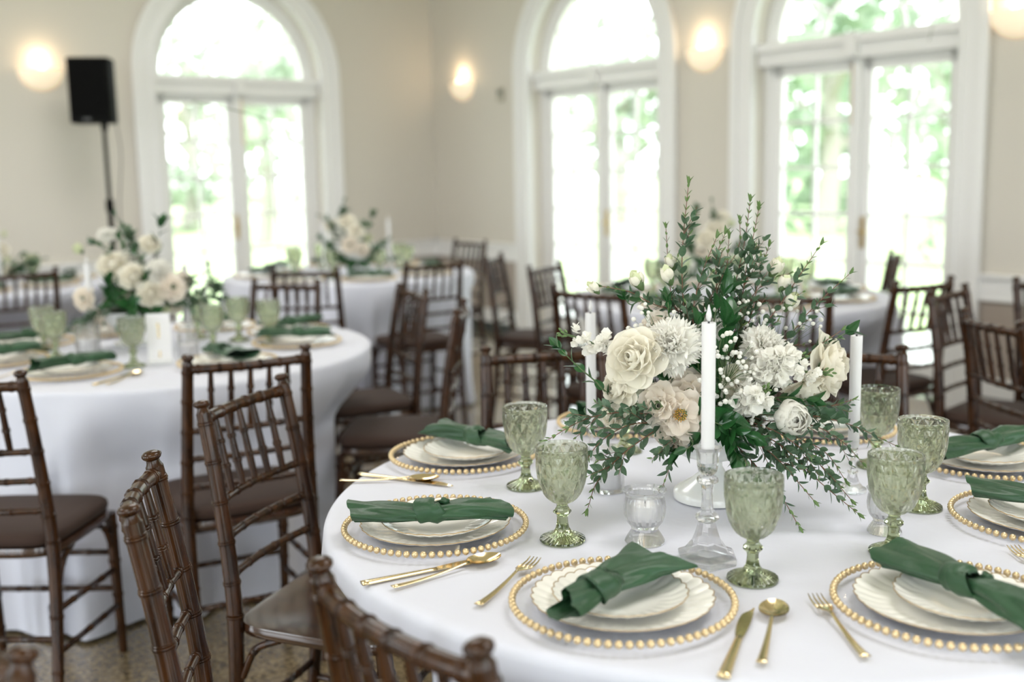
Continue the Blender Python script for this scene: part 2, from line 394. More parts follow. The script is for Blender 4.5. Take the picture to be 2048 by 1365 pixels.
def arch_band(mb, P, c, r0, r1, d0, d1, zbase, spring=SPRING, n=32, legs=True):
    """a moulding of constant width following an arched opening"""
    path = []
    if legs: path.append(((c - 1, zbase), (-1, 0)))
    prof = []
    if legs: prof.append((pi, zbase - spring))
    for k in range(n + 1): prof.append((pi - pi * k / n, 0.0))
    if legs: prof.append((0.0, zbase - spring))
    pts = []
    for a, dz in prof:
        for r, d in ((r0, d0), (r1, d0), (r1, d1), (r0, d1)):
            pts.append(P(c + r * cos(a), d, spring + r * sin(a) + dz))
    o = len(mb.v)
    mb.grid(pts, 4, len(prof), True)
    mb.f.append(tuple(o + k for k in range(4))); mb.f.append(tuple(o + (len(prof) - 1) * 4 + k for k in (3, 2, 1, 0)))
def arched_door(name, P, c, lefthand=False):
    root = bpy.data.objects.new(name, None); COL.objects.link(root); root['kind'] = 'structure'
    mb = MB(); arch_band(mb, P, c, RAD - 0.005, RAD + 0.155, 0, 0.028, 0); arch_band(mb, P, c, RAD + 0.11, RAD + 0.165, 0.02, 0.048, 0)
    arch_band(mb, P, c, RAD - 0.005, RAD + 0.02, 0.02, 0.036, 0)
    mb.build('casing', M['trim'], root, angle=30)
    mb = MB(); arch_band(mb, P, c, RAD - 0.055, RAD, -0.16, -0.10, 0)
    mb.build('frame', M['trim'], root, angle=30)
    # cornice and transom bar
    mb = MB()
    mb.quadbox(P, c - RAD, c + RAD, -0.16, -0.03, 1.985, 2.07); mb.quadbox(P, c - RAD, c + RAD, -0.16, 0.0, 2.07, 2.10); mb.quadbox(P, c - RAD, c + RAD, -0.16, -0.02, 2.10, 2.125)
    mb.quadbox(P, c - 0.04, c + 0.04, -0.16, 0.01, 2.0, 2.13)
    mb.build('transom', M['trim'], root, smooth=False)
    # fanlight
    fan = MB()
    arch_band(fan, P, c, RAD - 0.10, RAD - 0.055, -0.155, -0.115, 2.13, spring=2.13, legs=False)
    arch_band(fan, P, c, 0.26, 0.28, -0.145, -0.125, 2.13, spring=2.13, legs=False)
    for k in range(1, 6):
        a = pi * k / 6
        ca, sa = cos(a), sin(a)
        for q in (0,):
            r0, r1, w = 0.28, RAD - 0.09, 0.010
            vs = []
            for r in (r0, r1):
                for sgn in (-1, 1):
                    for d in (-0.145, -0.125):
                        vs.append(P(c + r * ca - sgn * w * sa, d, 2.13 + r * sa + sgn * w * ca))
            fan.add(vs, [(0, 1, 3, 2), (4, 6, 7, 5), (0, 4, 5, 1), (2, 3, 7, 6), (0, 2, 6, 4), (1, 5, 7, 3)])
    fb = fan.build('fanlight', M['trim'], root, smooth=False)
    def sector(r0, r1, a0, a1):
        g = MB(); n = 6; pts = []
        for k in range(n + 1):
            a = lerp(a0, a1, k / n)
            for r, d in ((r0, -0.137), (r1, -0.137), (r1, -0.132), (r0, -0.132)): pts.append(P(c + r * cos(a), d, 2.13 + r * sin(a)))
        g.grid(pts, 4, n + 1, True); return g
    for k in range(6):
        sector(0.275, RAD - 0.095, pi * k / 6 + 0.01, pi * (k + 1) / 6 - 0.01).build('pane', M['pane'], fb, smooth=False)
    sector(0.002, 0.265, 0.01, pi - 0.01).build('pane', M['pane'], fb, smooth=False)
    # two leaves, 2 x 6 panes each
    zr = [0.20, 0.49, 0.775, 1.06, 1.345, 1.63, 1.915]
    for side in (-1, 1):
        a0, a1 = (c - RAD + 0.055, c - 0.003) if side < 0 else (c + 0.003, c + RAD - 0.055)
        lf = MB(); d0, d1 = -0.155, -0.115
        so, si = 0.075, 0.075
        lf.quadbox(P, a0, a0 + so, d0, d1, 0.012, 1.985); lf.quadbox(P, a1 - si, a1, d0, d1, 0.012, 1.985)
        lf.quadbox(P, a0, a1, d0, d1, 0.012, zr[0]); lf.quadbox(P, a0, a1, d0, d1, zr[-1], 1.985)
        leaf = lf.build('door_leaf', M['trim'], root, smooth=False)
        g0, g1 = a0 + so, a1 - si; gm = (g0 + g1) / 2
        mn = MB().quadbox(P, gm - 0.011, gm + 0.011, d0 + 0.008, d1 - 0.006, zr[0], zr[-1]); mn.build('muntin', M['trim'], leaf, smooth=False)
        for z in zr[1:-1]:
            MB().quadbox(P, g0, g1, d0 + 0.009, d1 - 0.007, z - 0.010, z + 0.010).build('muntin', M['trim'], leaf, smooth=False)
        for i in range(6):
            for (x0, x1) in ((g0, gm - 0.011), (gm + 0.011, g1)):
                MB().quadbox(P, x0, x1, -0.137, -0.133, zr[i] + 0.008, zr[i + 1] - 0.008).build('pane', M['pane'], leaf, smooth=False)
    MB().quadbox(P, c - 0.035, c + 0.02, -0.115, -0.085, 0.012, 1.985).build('meeting_stile', M['trim'], root, smooth=False)
    MB().quadbox(P, c - 0.052, c - 0.036, -0.113, -0.098, 1.60, 1.96).build('top_bolt', M['brass'], root, smooth=False)
    hb = MB().quadbox(P, c + 0.03, c + 0.055, -0.113, -0.105, 0.86, 1.05)
    hp = hb.build('handle_plate', M['brass'], root, smooth=False)
    MB().tube([P(c + 0.042, -0.10, 0.96), P(c + 0.042, -0.06, 0.96), P(c + 0.10, -0.058, 0.96)], 0.007, 8).build('lever', M['brass'], hp)
    return root
for c, n in DOORS_R: arched_door(n, PR, c)
for c, n in DOORS_L: arched_door(n, PL, c)

# ------------------------------------------------------------------ outside the doors
OUT = -0.30
tag(MB().add([Vector((-70, -20, OUT)), Vector((70, -20, OUT)), Vector((70, 140, OUT)), Vector((-70, 140, OUT))], [(0, 1, 2, 3)]).build('lawn_ground', M['grass'], smooth=False), kind='structure')
tag(MB().quadbox(RM, -2.6, S_MAX, -2.6, -WT - 0.01, OUT, -0.06).quadbox(RM, -2.6, -WT - 0.01, -WT, T_MAX, OUT, -0.06).build('terrace', M['paving'], smooth=False), kind='structure')
def tree(name, label, x, y, h, r, mt, seed, n=520, low=0.2):
    rt = random.Random(seed)
    t = thing(name, label, 'tree', (x, y, OUT))
    mb = MB()
    pts = [Vector((0, 0, 0)), Vector((0.15, 0.1, h * 0.3)), Vector((-0.1, 0.1, h * 0.7))]
    mb.tube(catmull(pts, 4), [r * 0.09 * (1 - 0.6 * i / 8) for i in range(9)], 8)
    for k in range(5):
        a = k * 2.4; z0 = h * (0.25 + 0.08 * k)
        mb.tube([Vector((0.1, 0.1, z0)), Vector((cos(a) * r * 0.5, sin(a) * r * 0.5, z0 + h * 0.18))], [r * 0.035, r * 0.015], 6)
    mb.build('trunk', M['bark'], t)
    cr_ = MB()
    lumps = []
    for k in range(9):
        a = rt.uniform(0, 2 * pi); rr = r * rt.uniform(0.1, 0.65)
        lumps.append((Vector((rr * cos(a), rr * sin(a), h * rt.uniform(low + 0.12, 0.92))), r * rt.uniform(0.32, 0.52)))
    for k in range(n):
        c, q = rt.choice(lumps)
        d = Vector((rt.gauss(0, 1), rt.gauss(0, 1), rt.gauss(0, 1))).normalized()
        p = c + d * q * rt.uniform(0.6, 1.05)
        s = r * rt.uniform(0.05, 0.12)
        u = Vector((rt.gauss(0, 1), rt.gauss(0, 1), rt.gauss(0, 1))).normalized(); w = d.cross(u).normalized() * s; u = w.cross(d).normalized() * s
        cr_.add([p - u, p - w * 0.6 + d * s * 0.3, p + u, p + w * 0.6 - d * s * 0.2], [(0, 1, 2, 3)])
    f = cr_.build('foliage', mt, t, smooth=False, recalc=False); f['kind'] = 'stuff'
    return t
tree('garden_tree', 'dark leafy tree beyond the lawn, seen in the left leaf of the right-hand arched door', 7.4, 26, 7.5, 3.4, M['tree_leaf'], 1, low=0.0)
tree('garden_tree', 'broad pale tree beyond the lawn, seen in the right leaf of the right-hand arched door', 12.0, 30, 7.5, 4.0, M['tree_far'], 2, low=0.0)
tree('garden_tree', 'small dark tree beyond the lawn, seen at the right edge of the right-hand arched door', 7.55, 18, 4.2, 1.7, M['tree_leaf'], 3, low=0.0)
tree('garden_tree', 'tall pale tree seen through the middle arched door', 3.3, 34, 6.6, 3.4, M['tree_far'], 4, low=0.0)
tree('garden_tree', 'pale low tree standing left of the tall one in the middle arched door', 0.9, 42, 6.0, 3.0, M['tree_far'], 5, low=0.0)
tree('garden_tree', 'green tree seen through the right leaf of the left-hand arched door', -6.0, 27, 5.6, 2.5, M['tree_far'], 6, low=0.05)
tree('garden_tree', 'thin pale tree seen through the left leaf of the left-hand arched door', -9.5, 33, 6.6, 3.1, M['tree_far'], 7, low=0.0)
# porch column of the right-hand door
t = thing('porch_column', 'white round porch column standing outside the right-hand arched door', 'column', tuple(RM(3.75, -2.2, -0.06)))
MB().box((0, 0, 0.06), (0.30, 0.30, 0.12)).build('column_base', M['trim'], t, smooth=False)
MB().lathe([(0.10, 0.12), (0.11, 0.14), (0.10, 0.17), (0.095, 1.5), (0.085, 2.9)], 24, cap0=True, cap1=True).build('shaft', M['trim'], t)
MB().box((0, 0, 2.95), (0.26, 0.26, 0.10)).build('capital', M['trim'], t, smooth=False)

# ------------------------------------------------------------------ wall lamps, thermostat, speaker
def sconce(label, pos, nrm):
    t = thing('wall_sconce', label, 'wall lamp', tuple(pos), atan2(nrm.y, nrm.x) - pi / 2, 'frosted half-bowl wall lamps')
    # local +Y points into the room
    R_, n, mrows = 0.155, 20, 8
    pts = []; pin = []
    for j in range(mrows + 1):
        b_ = (pi / 2) * j / mrows
        for k in range(n + 1):
            a = pi * k / n
            pts.append(Vector((R_ * sin(b_) * cos(a), R_ * 0.62 * sin(b_) * sin(a), -0.145 * cos(b_))))
            pin.append(Vector((R_ * 0.95 * sin(b_) * cos(a), R_ * 0.60 * sin(b_) * sin(a), -0.135 * cos(b_))))
    mb = MB(); mb.grid(pts, n + 1, mrows + 1); mb.grid(pin, n + 1, mrows + 1)
    mb.build('glass_bowl', M['sconce'], t, recalc=False)
    MB().box((0, 0.012, -0.05), (0.09, 0.02, 0.12)).build('back_plate', M['trim'], t, smooth=False)
    MB().lathe([(0.001, 0.035), (0.016, 0.03), (0.022, 0.01), (0.014, -0.02), (0.012, -0.045)], 12, cap1=True, mtx=Matrix.Translation((0, 0.045, 0))).build('bulb', M['bulb'], t)
    l = bpy.data.lights.new('sconce_glow', 'POINT'); l.energy = 1.4; l.color = (1.0, 0.74, 0.46); l.shadow_soft_size = 0.03
    lo = bpy.data.objects.new('sconce_glow', l); COL.objects.link(lo); lo.parent = t; lo.location = (0, 0.06, 0.07)
for lab, (x, y), nd, wl in (('glowing half-bowl wall lamp beside the black speaker', (80, 140), ER, 'L'), ('small glowing wall lamp between the room corner and the middle arched door', (927, 167), EL, 'R'),
                    ('glowing half-bowl wall lamp between the middle and right-hand arched doors', (1412, 100), EL, 'R'), ('glowing wall lamp at the top right corner, right of the right-hand arched door', (2040, 20), EL, 'R')):
    d = CF + CR * ((x - 1024) / F_PX) - CU * ((y - 682.5) / F_PX)
    nrm = nd
    tt = (K - CAM).dot(nrm) / d.dot(nrm)
    sconce(lab, CAM + d * tt + nrm * 0.002, nrm)
d = CF + CR * ((1003 - 1024) / F_PX) - CU * ((190 - 682.5) / F_PX)
p = CAM + d * ((K - CAM).dot(EL) / d.dot(EL))
t = thing('wall_thermostat', 'small beige thermostat box on the wall left of the middle arched door', 'thermostat', tuple(p), atan2(EL.y, EL.x) - pi / 2)
MB().box((0, 0.012, 0), (0.07, 0.024, 0.11)).build('housing', M['thermo'], t, smooth=False)
MB().box((0, 0.026, 0.02), (0.045, 0.004, 0.03)).build('display', M['skirting_dark'], t, smooth=False)

SP = px(185, 185, Y=7.55)
spx, spy = SP.x, SP.y
t = thing('tripod_speaker_stand', 'black tripod speaker stand beside the left wall', 'stand', (spx + 0.06, spy, 0))
MB().tube([(0, 0, 0.25), (0, 0, 1.2)], 0.019, 12).build('lower_pole', M['black'], t)
MB().tube([(0, 0, 1.15), (0, 0, SP.z - 0.16)], 0.014, 12).build('upper_pole', M['black'], t)
MB().tube([(0, 0, 1.14), (0, 0, 1.22)], 0.028, 12).build('collar', M['black'], t)
for k in range(3):
    a = 0.5 + k * 2 * pi / 3
    MB().tube([(0.02 * cos(a), 0.02 * sin(a), 0.62), (0.30 * cos(a), 0.30 * sin(a), 0.02)], 0.011, 8).build('leg', M['black'], t)
    MB().tube([(0.02 * cos(a), 0.02 * sin(a), 0.26), (0.17 * cos(a), 0.17 * sin(a), 0.31)], 0.007, 8).build('brace', M['black'], t)
t2 = thing('loudspeaker', 'black loudspeaker box on its stand by the left wall', 'speaker', (spx, spy, SP.z - 0.205), radians(8))
def rbox(mb, w, d, h, r, n=4, zs=None, taper=1.0):
    ring = []
    for qx, qy, a0 in ((1, 1, 0), (-1, 1, pi / 2), (-1, -1, pi), (1, -1, 3 * pi / 2)):
        for k in range(n + 1):
            a = a0 + (pi / 2) * k / n
            ring.append(((w / 2 - r) * qx + r * cos(a), (d / 2 - r) * qy + r * sin(a)))
    m_ = len(ring); pts = []
    lv = zs or [(0, 0.96), (0.008, 1.0), (h - 0.008, 1.0), (h, 0.96)]
    for z, s in lv:
        tp = 1 + (taper - 1) * z / h
        for x, y in ring: pts.append(Vector((x * s * (tp if y < 0 else 1), y * s, z)))
    o = len(mb.v); mb.grid(pts, m_, len(lv), True)
    mb.f.append(tuple(o + k for k in reversed(range(m_)))); mb.f.append(tuple(o + (len(lv) - 1) * m_ + k for k in range(m_)))
    return mb
cb_ = rbox(MB(), 0.27, 0.24, 0.425, 0.035).build('cabinet', M['black'], t2)
MB().box((0, -0.121, 0.225), (0.235, 0.008, 0.36)).build('front_grille', M['grille'], cb_, smooth=False)
MB().tube([(0.06, 0, -0.045), (0.06, 0, 0.01)], 0.022, 12).build('pole_socket', M['black'], t2)
MB().box((-0.02, -0.122, 0.022), (0.05, 0.006, 0.02)).build('badge', M['metal'], cb_, smooth=False)
cab = MB().tube(catmull([(spx + 0.11, spy + 0.09, SP.z - 0.19), (spx + 0.14, spy + 0.06, SP.z - 0.42), (spx + 0.115, spy + 0.03, SP.z - 0.8), (spx + 0.12, spy + 0.05, SP.z - 1.3), (spx + 0.2, spy + 0.12, 0.01), (spx + 0.5, spy + 0.1, 0.008)], 5), 0.005, 6).build('speaker_cable', M['cable'])
tag(cab, 'thin grey cable hanging from the black speaker to the floor', 'cable')

# ------------------------------------------------------------------ chairs
def bamboo(path, r, nodes, n=10, swell=1.0, ring=1.12):
    """a turned bamboo stick: path is a list of points, nodes are places 0..1 along it"""
    pts = [Vector(p) for p in path]
    L = [0.0]
    for a, b_ in zip(pts, pts[1:]): L.append(L[-1] + (b_ - a).length)
    tot = L[-1]
    def at(t):
        q = t * tot
        for i in range(len(L) - 1):
            if q <= L[i + 1] + 1e-9: return pts[i].lerp(pts[i + 1], (q - L[i]) / max(1e-9, L[i + 1] - L[i]))
        return pts[-1]
    ts = {0.0: 1.0, 1.0: 1.0}
    for t in [l / tot for l in L]: ts.setdefault(round(t, 4), None)
    for nd in nodes:
        for off, k in ((-0.0056, 1.0), (-0.0048, ring), (-0.0034, ring), (-0.0026, ring * 0.93), (-0.0012, ring * 1.05), (0.0012, ring * 1.05), (0.0026, ring * 0.93), (0.0034, ring), (0.0048, ring), (0.0056, 1.0)):
            t = nd + off / tot
            if 0 < t < 1: ts[t] = k
    keys = sorted(ts); path2 = [at(t) for t in keys]; rad = []
    for t in keys:
        k = ts[t] if ts[t] else 1.0
        rr = r(t) if callable(r) else r
        rad.append(rr * k)
    return path2, rad
def chair_meshes():
    Q = {}
    def stick(name, path, r, nodes, n=10, **kw):
        p, rr = bamboo(path, r, nodes, **kw); Q.setdefault(name, []).append(MB().tube(p, rr, n).mesh(name, M['wood'], angle=50))
    HB = 0.905
    for sx in (-1, 1):
        path = [(sx * 0.168, -0.222, 0.0), (sx * 0.170, -0.190, 0.22), (sx * 0.171, -0.176, 0.43), (sx * 0.168, -0.182, 0.56), (sx * 0.162, -0.204, 0.73), (sx * 0.157, -0.232, 0.890)]
        path = catmull(path, 4)
        p, rr = bamboo(path, lambda t: lerp(0.0135, 0.0175, min(1, t * 2)) if t < 0.5 else lerp(0.0175, 0.0150, (t - 0.5) * 2), [0.14, 0.30, 0.52, 0.60, 0.695, 0.79, 0.885, 0.975], ring=1.09)
        mb = MB().tube(p, rr, 14)
        top = Vector(p[-1]); d = (Vector(p[-1]) - Vector(p[-3])).normalized()
        mt = basis(d, (1, 0, 0), top)
        mb.lathe([(0.0150, -0.002), (0.0115, 0.006), (0.0108, 0.011), (0.0150, 0.0145), (0.0168, 0.018), (0.0164, 0.0215), (0.012, 0.025), (0.005, 0.0268), (0.0005, 0.027)], 14, mtx=mt)
        Q.setdefault('rear_post', []).append(mb.mesh('rear_post', M['wood'], angle=50))
        stick('front_leg', [(sx * 0.178, 0.195, 0.0), (sx * 0.180, 0.170, 0.43)], lambda t: lerp(0.012, 0.0175, t), [0.18, 0.42, 0.66, 0.9], 12)
        for z in (0.15, 0.26):
            stick('side_stretcher', [(sx * 0.169, -0.20 + z * 0.1, z + 0.02), (sx * 0.179, 0.18, z)], 0.0085, [0.25, 0.5, 0.75], 8)
        stick('seat_bracket', catmull([(sx * 0.170, -0.165, 0.33), (sx * 0.172, -0.13, 0.395), (sx * 0.174, -0.07, 0.424)], 4), 0.008, [0.5], 8)
        stick('seat_bracket', catmull([(sx * 0.179, 0.165, 0.33), (sx * 0.177, 0.13, 0.395), (sx * 0.175, 0.07, 0.424)], 4), 0.008, [0.5], 8)
    stick('front_stretcher', [(-0.179, 0.181, 0.20), (0.179, 0.181, 0.20)], 0.0085, [0.2, 0.4, 0.6, 0.8], 8)
    stick('front_stretcher', [(-0.179, 0.176, 0.31), (0.179, 0.176, 0.31)], 0.0085, [0.2, 0.4, 0.6, 0.8], 8)
    stick('rear_stretcher', [(-0.169, -0.195, 0.21), (0.169, -0.195, 0.21)], 0.0085, [0.2, 0.4, 0.6, 0.8], 8)
    def rail(name, z, y, hw, bow, r, nodes):
        path = [(x, y - bow * (1 - (x / hw) ** 2), z) for x in [hw * (-1 + 2 * k / 12) for k in range(13)]]
        stick(name, path, r, nodes, 10)
    nn = [0.08, 0.25, 0.42, 0.58, 0.75, 0.92]
    rail('top_rail', 0.876, -0.230, 0.157, 0.022, 0.0125, nn)
    rail('back_rail', 0.705, -0.200, 0.160, 0.020, 0.0085, nn)
    rail('back_rail', 0.628, -0.190, 0.163, 0.018, 0.0085, nn)
    rail('back_rail', 0.548, -0.181, 0.166, 0.016, 0.0085, nn)
    for k in range(5):
        x = (k - 2) * 0.051
        b0 = 0.022 * (1 - (x / 0.157) ** 2); b1 = 0.020 * (1 - (x / 0.16) ** 2)
        p0 = Vector((x, -0.230 - b0, 0.869)); p1 = Vector((x, -0.200 - b1, 0.711))
        p, rr = bamboo([p0, p1], lambda t: 0.0062 + 0.0022 * sin(pi * ((t * 2.2) % 1.0)), [0.33, 0.66], ring=1.22)
        Q.setdefault('spindle', []).append(MB().tube(p, rr, 8).mesh('spindle', M['wood'], angle=50))
    # seat board: wider in front, round corners
    def outline(sc, z, dy=0.0):
        ring = []
        N = 40
        for k in range(N):
            a = 2 * pi * k / N; ca, sa = cos(a), sin(a); e_ = 0.36
            x = (abs(ca) ** e_) * (1 if ca >= 0 else -1); y = (abs(sa) ** e_) * (1 if sa >= 0 else -1)
            hw = lerp(0.183, 0.205, (y + 1) / 2)
            ring.append(Vector((x * hw * sc, y * 0.192 * sc + 0.0 + dy, z)))
        return ring
    def slab(levels, name, m_, bumpf=None):
        mb = MB(); N = 40; pts = []
        for sc, z in levels: pts += outline(sc, z)
        mb.grid(pts, N, len(levels), True)
        mb.f.append(tuple(reversed(range(N)))); mb.f.append(tuple((len(levels) - 1) * N + k for k in range(N)))
        return mb.mesh(name, m_, angle=60)
    Q['seat_board'] = [slab([(0.93, 0.420), (0.97, 0.424), (0.985, 0.437), (0.97, 0.447), (0.90, 0.4475), (0.6, 0.4445), (0.2, 0.443)], 'seat_board', M['wood_seat'])]
    Q['cushion'] = [slab([(0.90, 0.4485), (0.955, 0.453), (0.975, 0.462), (0.968, 0.474), (0.93, 0.482), (0.8, 0.487), (0.5, 0.4905), (0.15, 0.4915)], 'cushion', M['cushion'])]
    return Q
CH = chair_meshes()
def make_chair(cushion=True):
    t = thing('chiavari_chair', 'x', 'chair')
    for nm, lst in CH.items():
        if nm == 'cushion' and not cushion: continue
        for me in lst: obj(nm, me, t)
    if cushion: pass
    return t
chair_c = make_chair(True); chair_w = make_chair(False)
_used = set()
def place_chair(mid, face, label, group, cushion=True):
    """mid: floor point under the middle of the top of the back; face: direction the sitter looks"""
    src = chair_c if cushion else chair_w
    f = Vector((face[0], face[1], 0)).normalized()
    rz = atan2(f.y, f.x) - pi / 2
    loc = Vector((mid[0], mid[1], 0)) + f * 0.232
    if id(src) not in _used:
        _used.add(id(src)); r = src; r.location = loc; r.rotation_euler = (0, 0, rz); r['label'] = label; r['group'] = group
    else: r = dup(src, label, loc, rz, group)
    return r, loc, f
T1, T2, T3, T4, T5, T6 = Vector((0.414, 1.982, 0)), Vector((-1.27, 3.88, 0)), Vector((-0.99, 6.77, 0)), Vector((1.03, 5.22, 0)), Vector((-3.15, 6.42, 0)), Vector((2.62, 3.55, 0))
G1, G2, G3, G4, G5, G6 = 'chairs around the main table', 'chairs around the left table', 'chairs around the back table in the corner', 'chairs around the table behind the main table', 'chairs at the far left table', 'chairs at the right-hand table'
CHAIRS = [
    # mid, pair direction or face, label, table, group, cushion
    ((-0.135, 1.15), (0.77, 0.63), 'foreground dark chair, its curved top rail crossing the bottom of the main tablecloth', T1, G1, False),
    ((-0.575, 1.655), (0.977, 0.21), 'dark bamboo-turned chair seen edge-on from its back, left of the main table', T1, G1, False),
    ((-0.585, 2.365), (0.94, -0.33), 'dark bamboo-turned chair with bare shiny wooden seat and no cushion', T1, G1, False),
    ((0.085, 2.88), (0.18, -0.98), 'dark chair on the far side of the main table, left of the flowers', T1, G1, True),
    ((0.835, 2.79), (-0.25, -0.97), 'dark chair on the far side of the main table, behind the right white candle', T1, G1, True),
    ((-0.62, 1.12), (-0.58, -0.81), 'dark chair at the bottom left corner of the picture, only its top in view', None, 'chair at the picture corner', True),
    ((-0.70, 2.88), (-0.46, 0.89), 'dark chair with brown cushion, directly behind the chair with the bare wooden seat', T2, G2, True),
    ((-1.345, 2.63), (0.03, 1.0), 'dark chair with brown cushion at the left edge, its right leg reaching down the picture', T2, G2, True),
    ((-0.18, 3.80), (-1.0, 0.03), 'dark chair seen edge-on with brown cushion, at the right side of the left table', T2, G2, True),
    ((-0.40, 4.42), (-0.86, -0.40), 'dark chair standing just behind the edge-on chair, right of the left table', T2, G2, True),
    ((-0.99, 4.83), (-0.30, -0.95), 'dark chair at the far side of the left table, behind its two right-hand goblets', T2, G2, True),
    ((-1.62, 4.88), (0.28, -0.96), 'dark chair across the left table, just left of its tall white candle', T2, G2, True),
    ((-2.30, 4.40), (0.85, -0.50), 'dark chair across the left table, cut by the left edge of the picture', T2, G2, True),
    ((-2.26, 3.55), (0.95, 0.3), 'dark chair at the left end of the left table, outside the picture edge', T2, G2, True),
    ((-0.40, 5.73), (-0.5, 0.86), 'dark chair before the white cloth of the corner table, right of its flowers', T3, G3, True),
    ((-1.02, 5.46), (-0.05, 1.0), 'dark chair on the near side of the back corner table, left of its hanging cloth', T3, G3, True),
    ((-0.27, 7.42), (-0.75, -0.66), 'dark chair nearest the room corner with a reddish brown cushion', T3, G3, True),
    ((-0.09, 6.02), (0.97, -0.25), 'dark chair seen edge-on, standing free between the two back tables', None, 'free-standing chair', True),
    ((0.17, 5.42), (0.86, -0.50), 'dark chair in front of the middle arched door, left of the main flowers', T4, G4, True),
    ((0.30, 4.30), (0.6, 0.8), 'dark chair behind the main flowers on the left, near side of the table behind', T4, G4, True),
    ((1.01, 4.02), (0.05, 1.0), 'dark chair behind the main flowers on the right, near side of the table behind', T4, G4, True),
    ((1.64, 4.36), (-0.49, 0.87), 'dark chair leaning away, in front of the right-hand arched door', T4, G4, True),
    ((1.98, 5.68), (-0.95, 0.22), 'dark chair seen edge-on against the right-hand arched door', T4, G4, True),
    ((1.61, 4.03), (0.72, -0.69), 'dark chair at the right, second from the picture edge, its rails climbing to the right', T6, G6, True),
    ((1.45, 3.29), (0.99, 0.12), 'dark chair nearest the right edge of the picture, its top rail falling to the right', T6, G6, True),
    ((2.14, 4.38), (0.35, -0.93), 'dark chair at the right edge of the picture, below the pale wall', T6, G6, True),
    ((-2.50, 5.66), (-0.65, 0.75), 'dark chair on the near side of the far left table', T5, G5, True),
    ((-2.12, 6.42), (-1.0, 0.02), 'dark chair on the right side of the far left table', T5, G5, True),
]
INDENT = {}
for mid, face, label, tb, grp, cu in CHAIRS:
    r, loc, f = place_chair(mid, face, label, grp, cu)
    if tb is not None:
        for k in (-1, 0, 1):
            side = Vector((-f.y, f.x, 0))
            p = loc + f * 0.205 + side * (k * 0.20)
            d = p - tb
            INDENT.setdefault(id(tb), []).append((atan2(d.y, d.x), d.length))

# ------------------------------------------------------------------ tables and cloths
RT, ZT = 0.762, 0.760
def round_table(C, label_t, label_c, seed, nf=13, amp=0.05):
    t = thing('round_banquet_table', label_t, 'table', (C.x, C.y, 0), 0)
    MB().lathe([(0.001, 0.728), (0.735, 0.728), (0.74, 0.735), (0.74, 0.748), (0.735, 0.7535), (0.001, 0.7535)], 64).build('table_top', M['table'], t)
    MB().lathe([(0.20, 0.70), (0.22, 0.70), (0.22, 0.728), (0.20, 0.728), (0.20, 0.70)], 32).build('ring_brace', M['metal'], t)
    for k in range(4):
        a = pi / 4 + k * pi / 2
        MB().tube([(0.20 * cos(a), 0.20 * sin(a), 0.715), (0.30 * cos(a), 0.30 * sin(a), 0.35), (0.33 * cos(a), 0.33 * sin(a), 0.0)], 0.014, 8).build('leg', M['metal'], t)
    rs = random.Random(seed); ph = [rs.uniform(0, 2 * pi) for _ in range(6)]
    N = 320; pts = []; rows = []
    for r in (0.001, 0.12, 0.25, 0.38, 0.5, 0.62, 0.70, 0.735): rows.append(('top', r, ZT))
    for k in range(1, 7):
        a = (pi / 2) * k / 6; rows.append(('edge', RT - 0.016 + 0.016 * sin(a), ZT - 0.016 + 0.016 * cos(a)))
    nd = 26
    for k in range(1, nd + 1): rows.append(('drop', k / nd, None))
    dents = INDENT.get(id(C), [])
    for kind, q, z in rows:
        for i in range(N):
            th = 2 * pi * i / N
            if kind != 'drop':
                r, zz = q, z
            else:
                zz = lerp(ZT - 0.016, 0.012, q)
                f = sin(nf * th + ph[0] + 1.1 * sin(3 * th + ph[1]) + 0.6 * sin(5 * th + ph[2]))
                f = 0.5 + 0.5 * f; f = f ** 1.5
                f2 = sin(2.3 * nf * th + ph[3] + sin(4 * th + ph[4]))
                r = RT + 0.004 + 0.045 * q + (amp * 2.6 * f - amp * 0.9) * (q ** 0.85) + 0.010 * f2 * q ** 1.2
                lim = 9.0
                for (da, dl) in dents:
                    dth = (th - da + pi) % (2 * pi) - pi
                    w = abs(dth) * dl
                    lim_i = dl - 0.028 + max(0.0, w - 0.13) * 1.1
                    lim = min(lim, lim_i)
                if lim < r:
                    k_ = sstep(0.0, 0.34, q)
                    r = lerp(r, max(lim - 0.085 * (1 - f) * sstep(0.05, 0.6, q), 0.36), k_)
            pts.append(Vector((r * cos(th), r * sin(th), zz)))
    mb = MB(); mb.grid(pts, N, len(rows), True)
    mb.f.append(tuple(reversed(range(N))))
    c = mb.build('tablecloth', M['cloth'], angle=80)
    c.location = (C.x, C.y, 0)
    tag(c, label_c, 'tablecloth', 'white floor-length tablecloths')
round_table(T1, 'round table hidden under the main white cloth with the large flower arrangement', 'white cloth on the main round table in front, under the large flowers', 3)
round_table(T2, 'round table hidden under the cloth on the left', 'white floor-length cloth draped over the left round table', 11, nf=12, amp=0.075)
round_table(T3, 'round table hidden under the cloth near the room corner', 'white cloth on the back table near the room corner', 17)
round_table(T4, 'round table hidden under the cloth behind the main flowers', 'white cloth on the table behind the main flowers', 23)
round_table(T5, 'round table hidden under the cloth at the far left', 'white cloth on the farthest table at the left edge', 29)
round_table(T6, 'round table hidden under the cloth at the right edge', 'white cloth on the table cut by the right edge of the picture', 31)

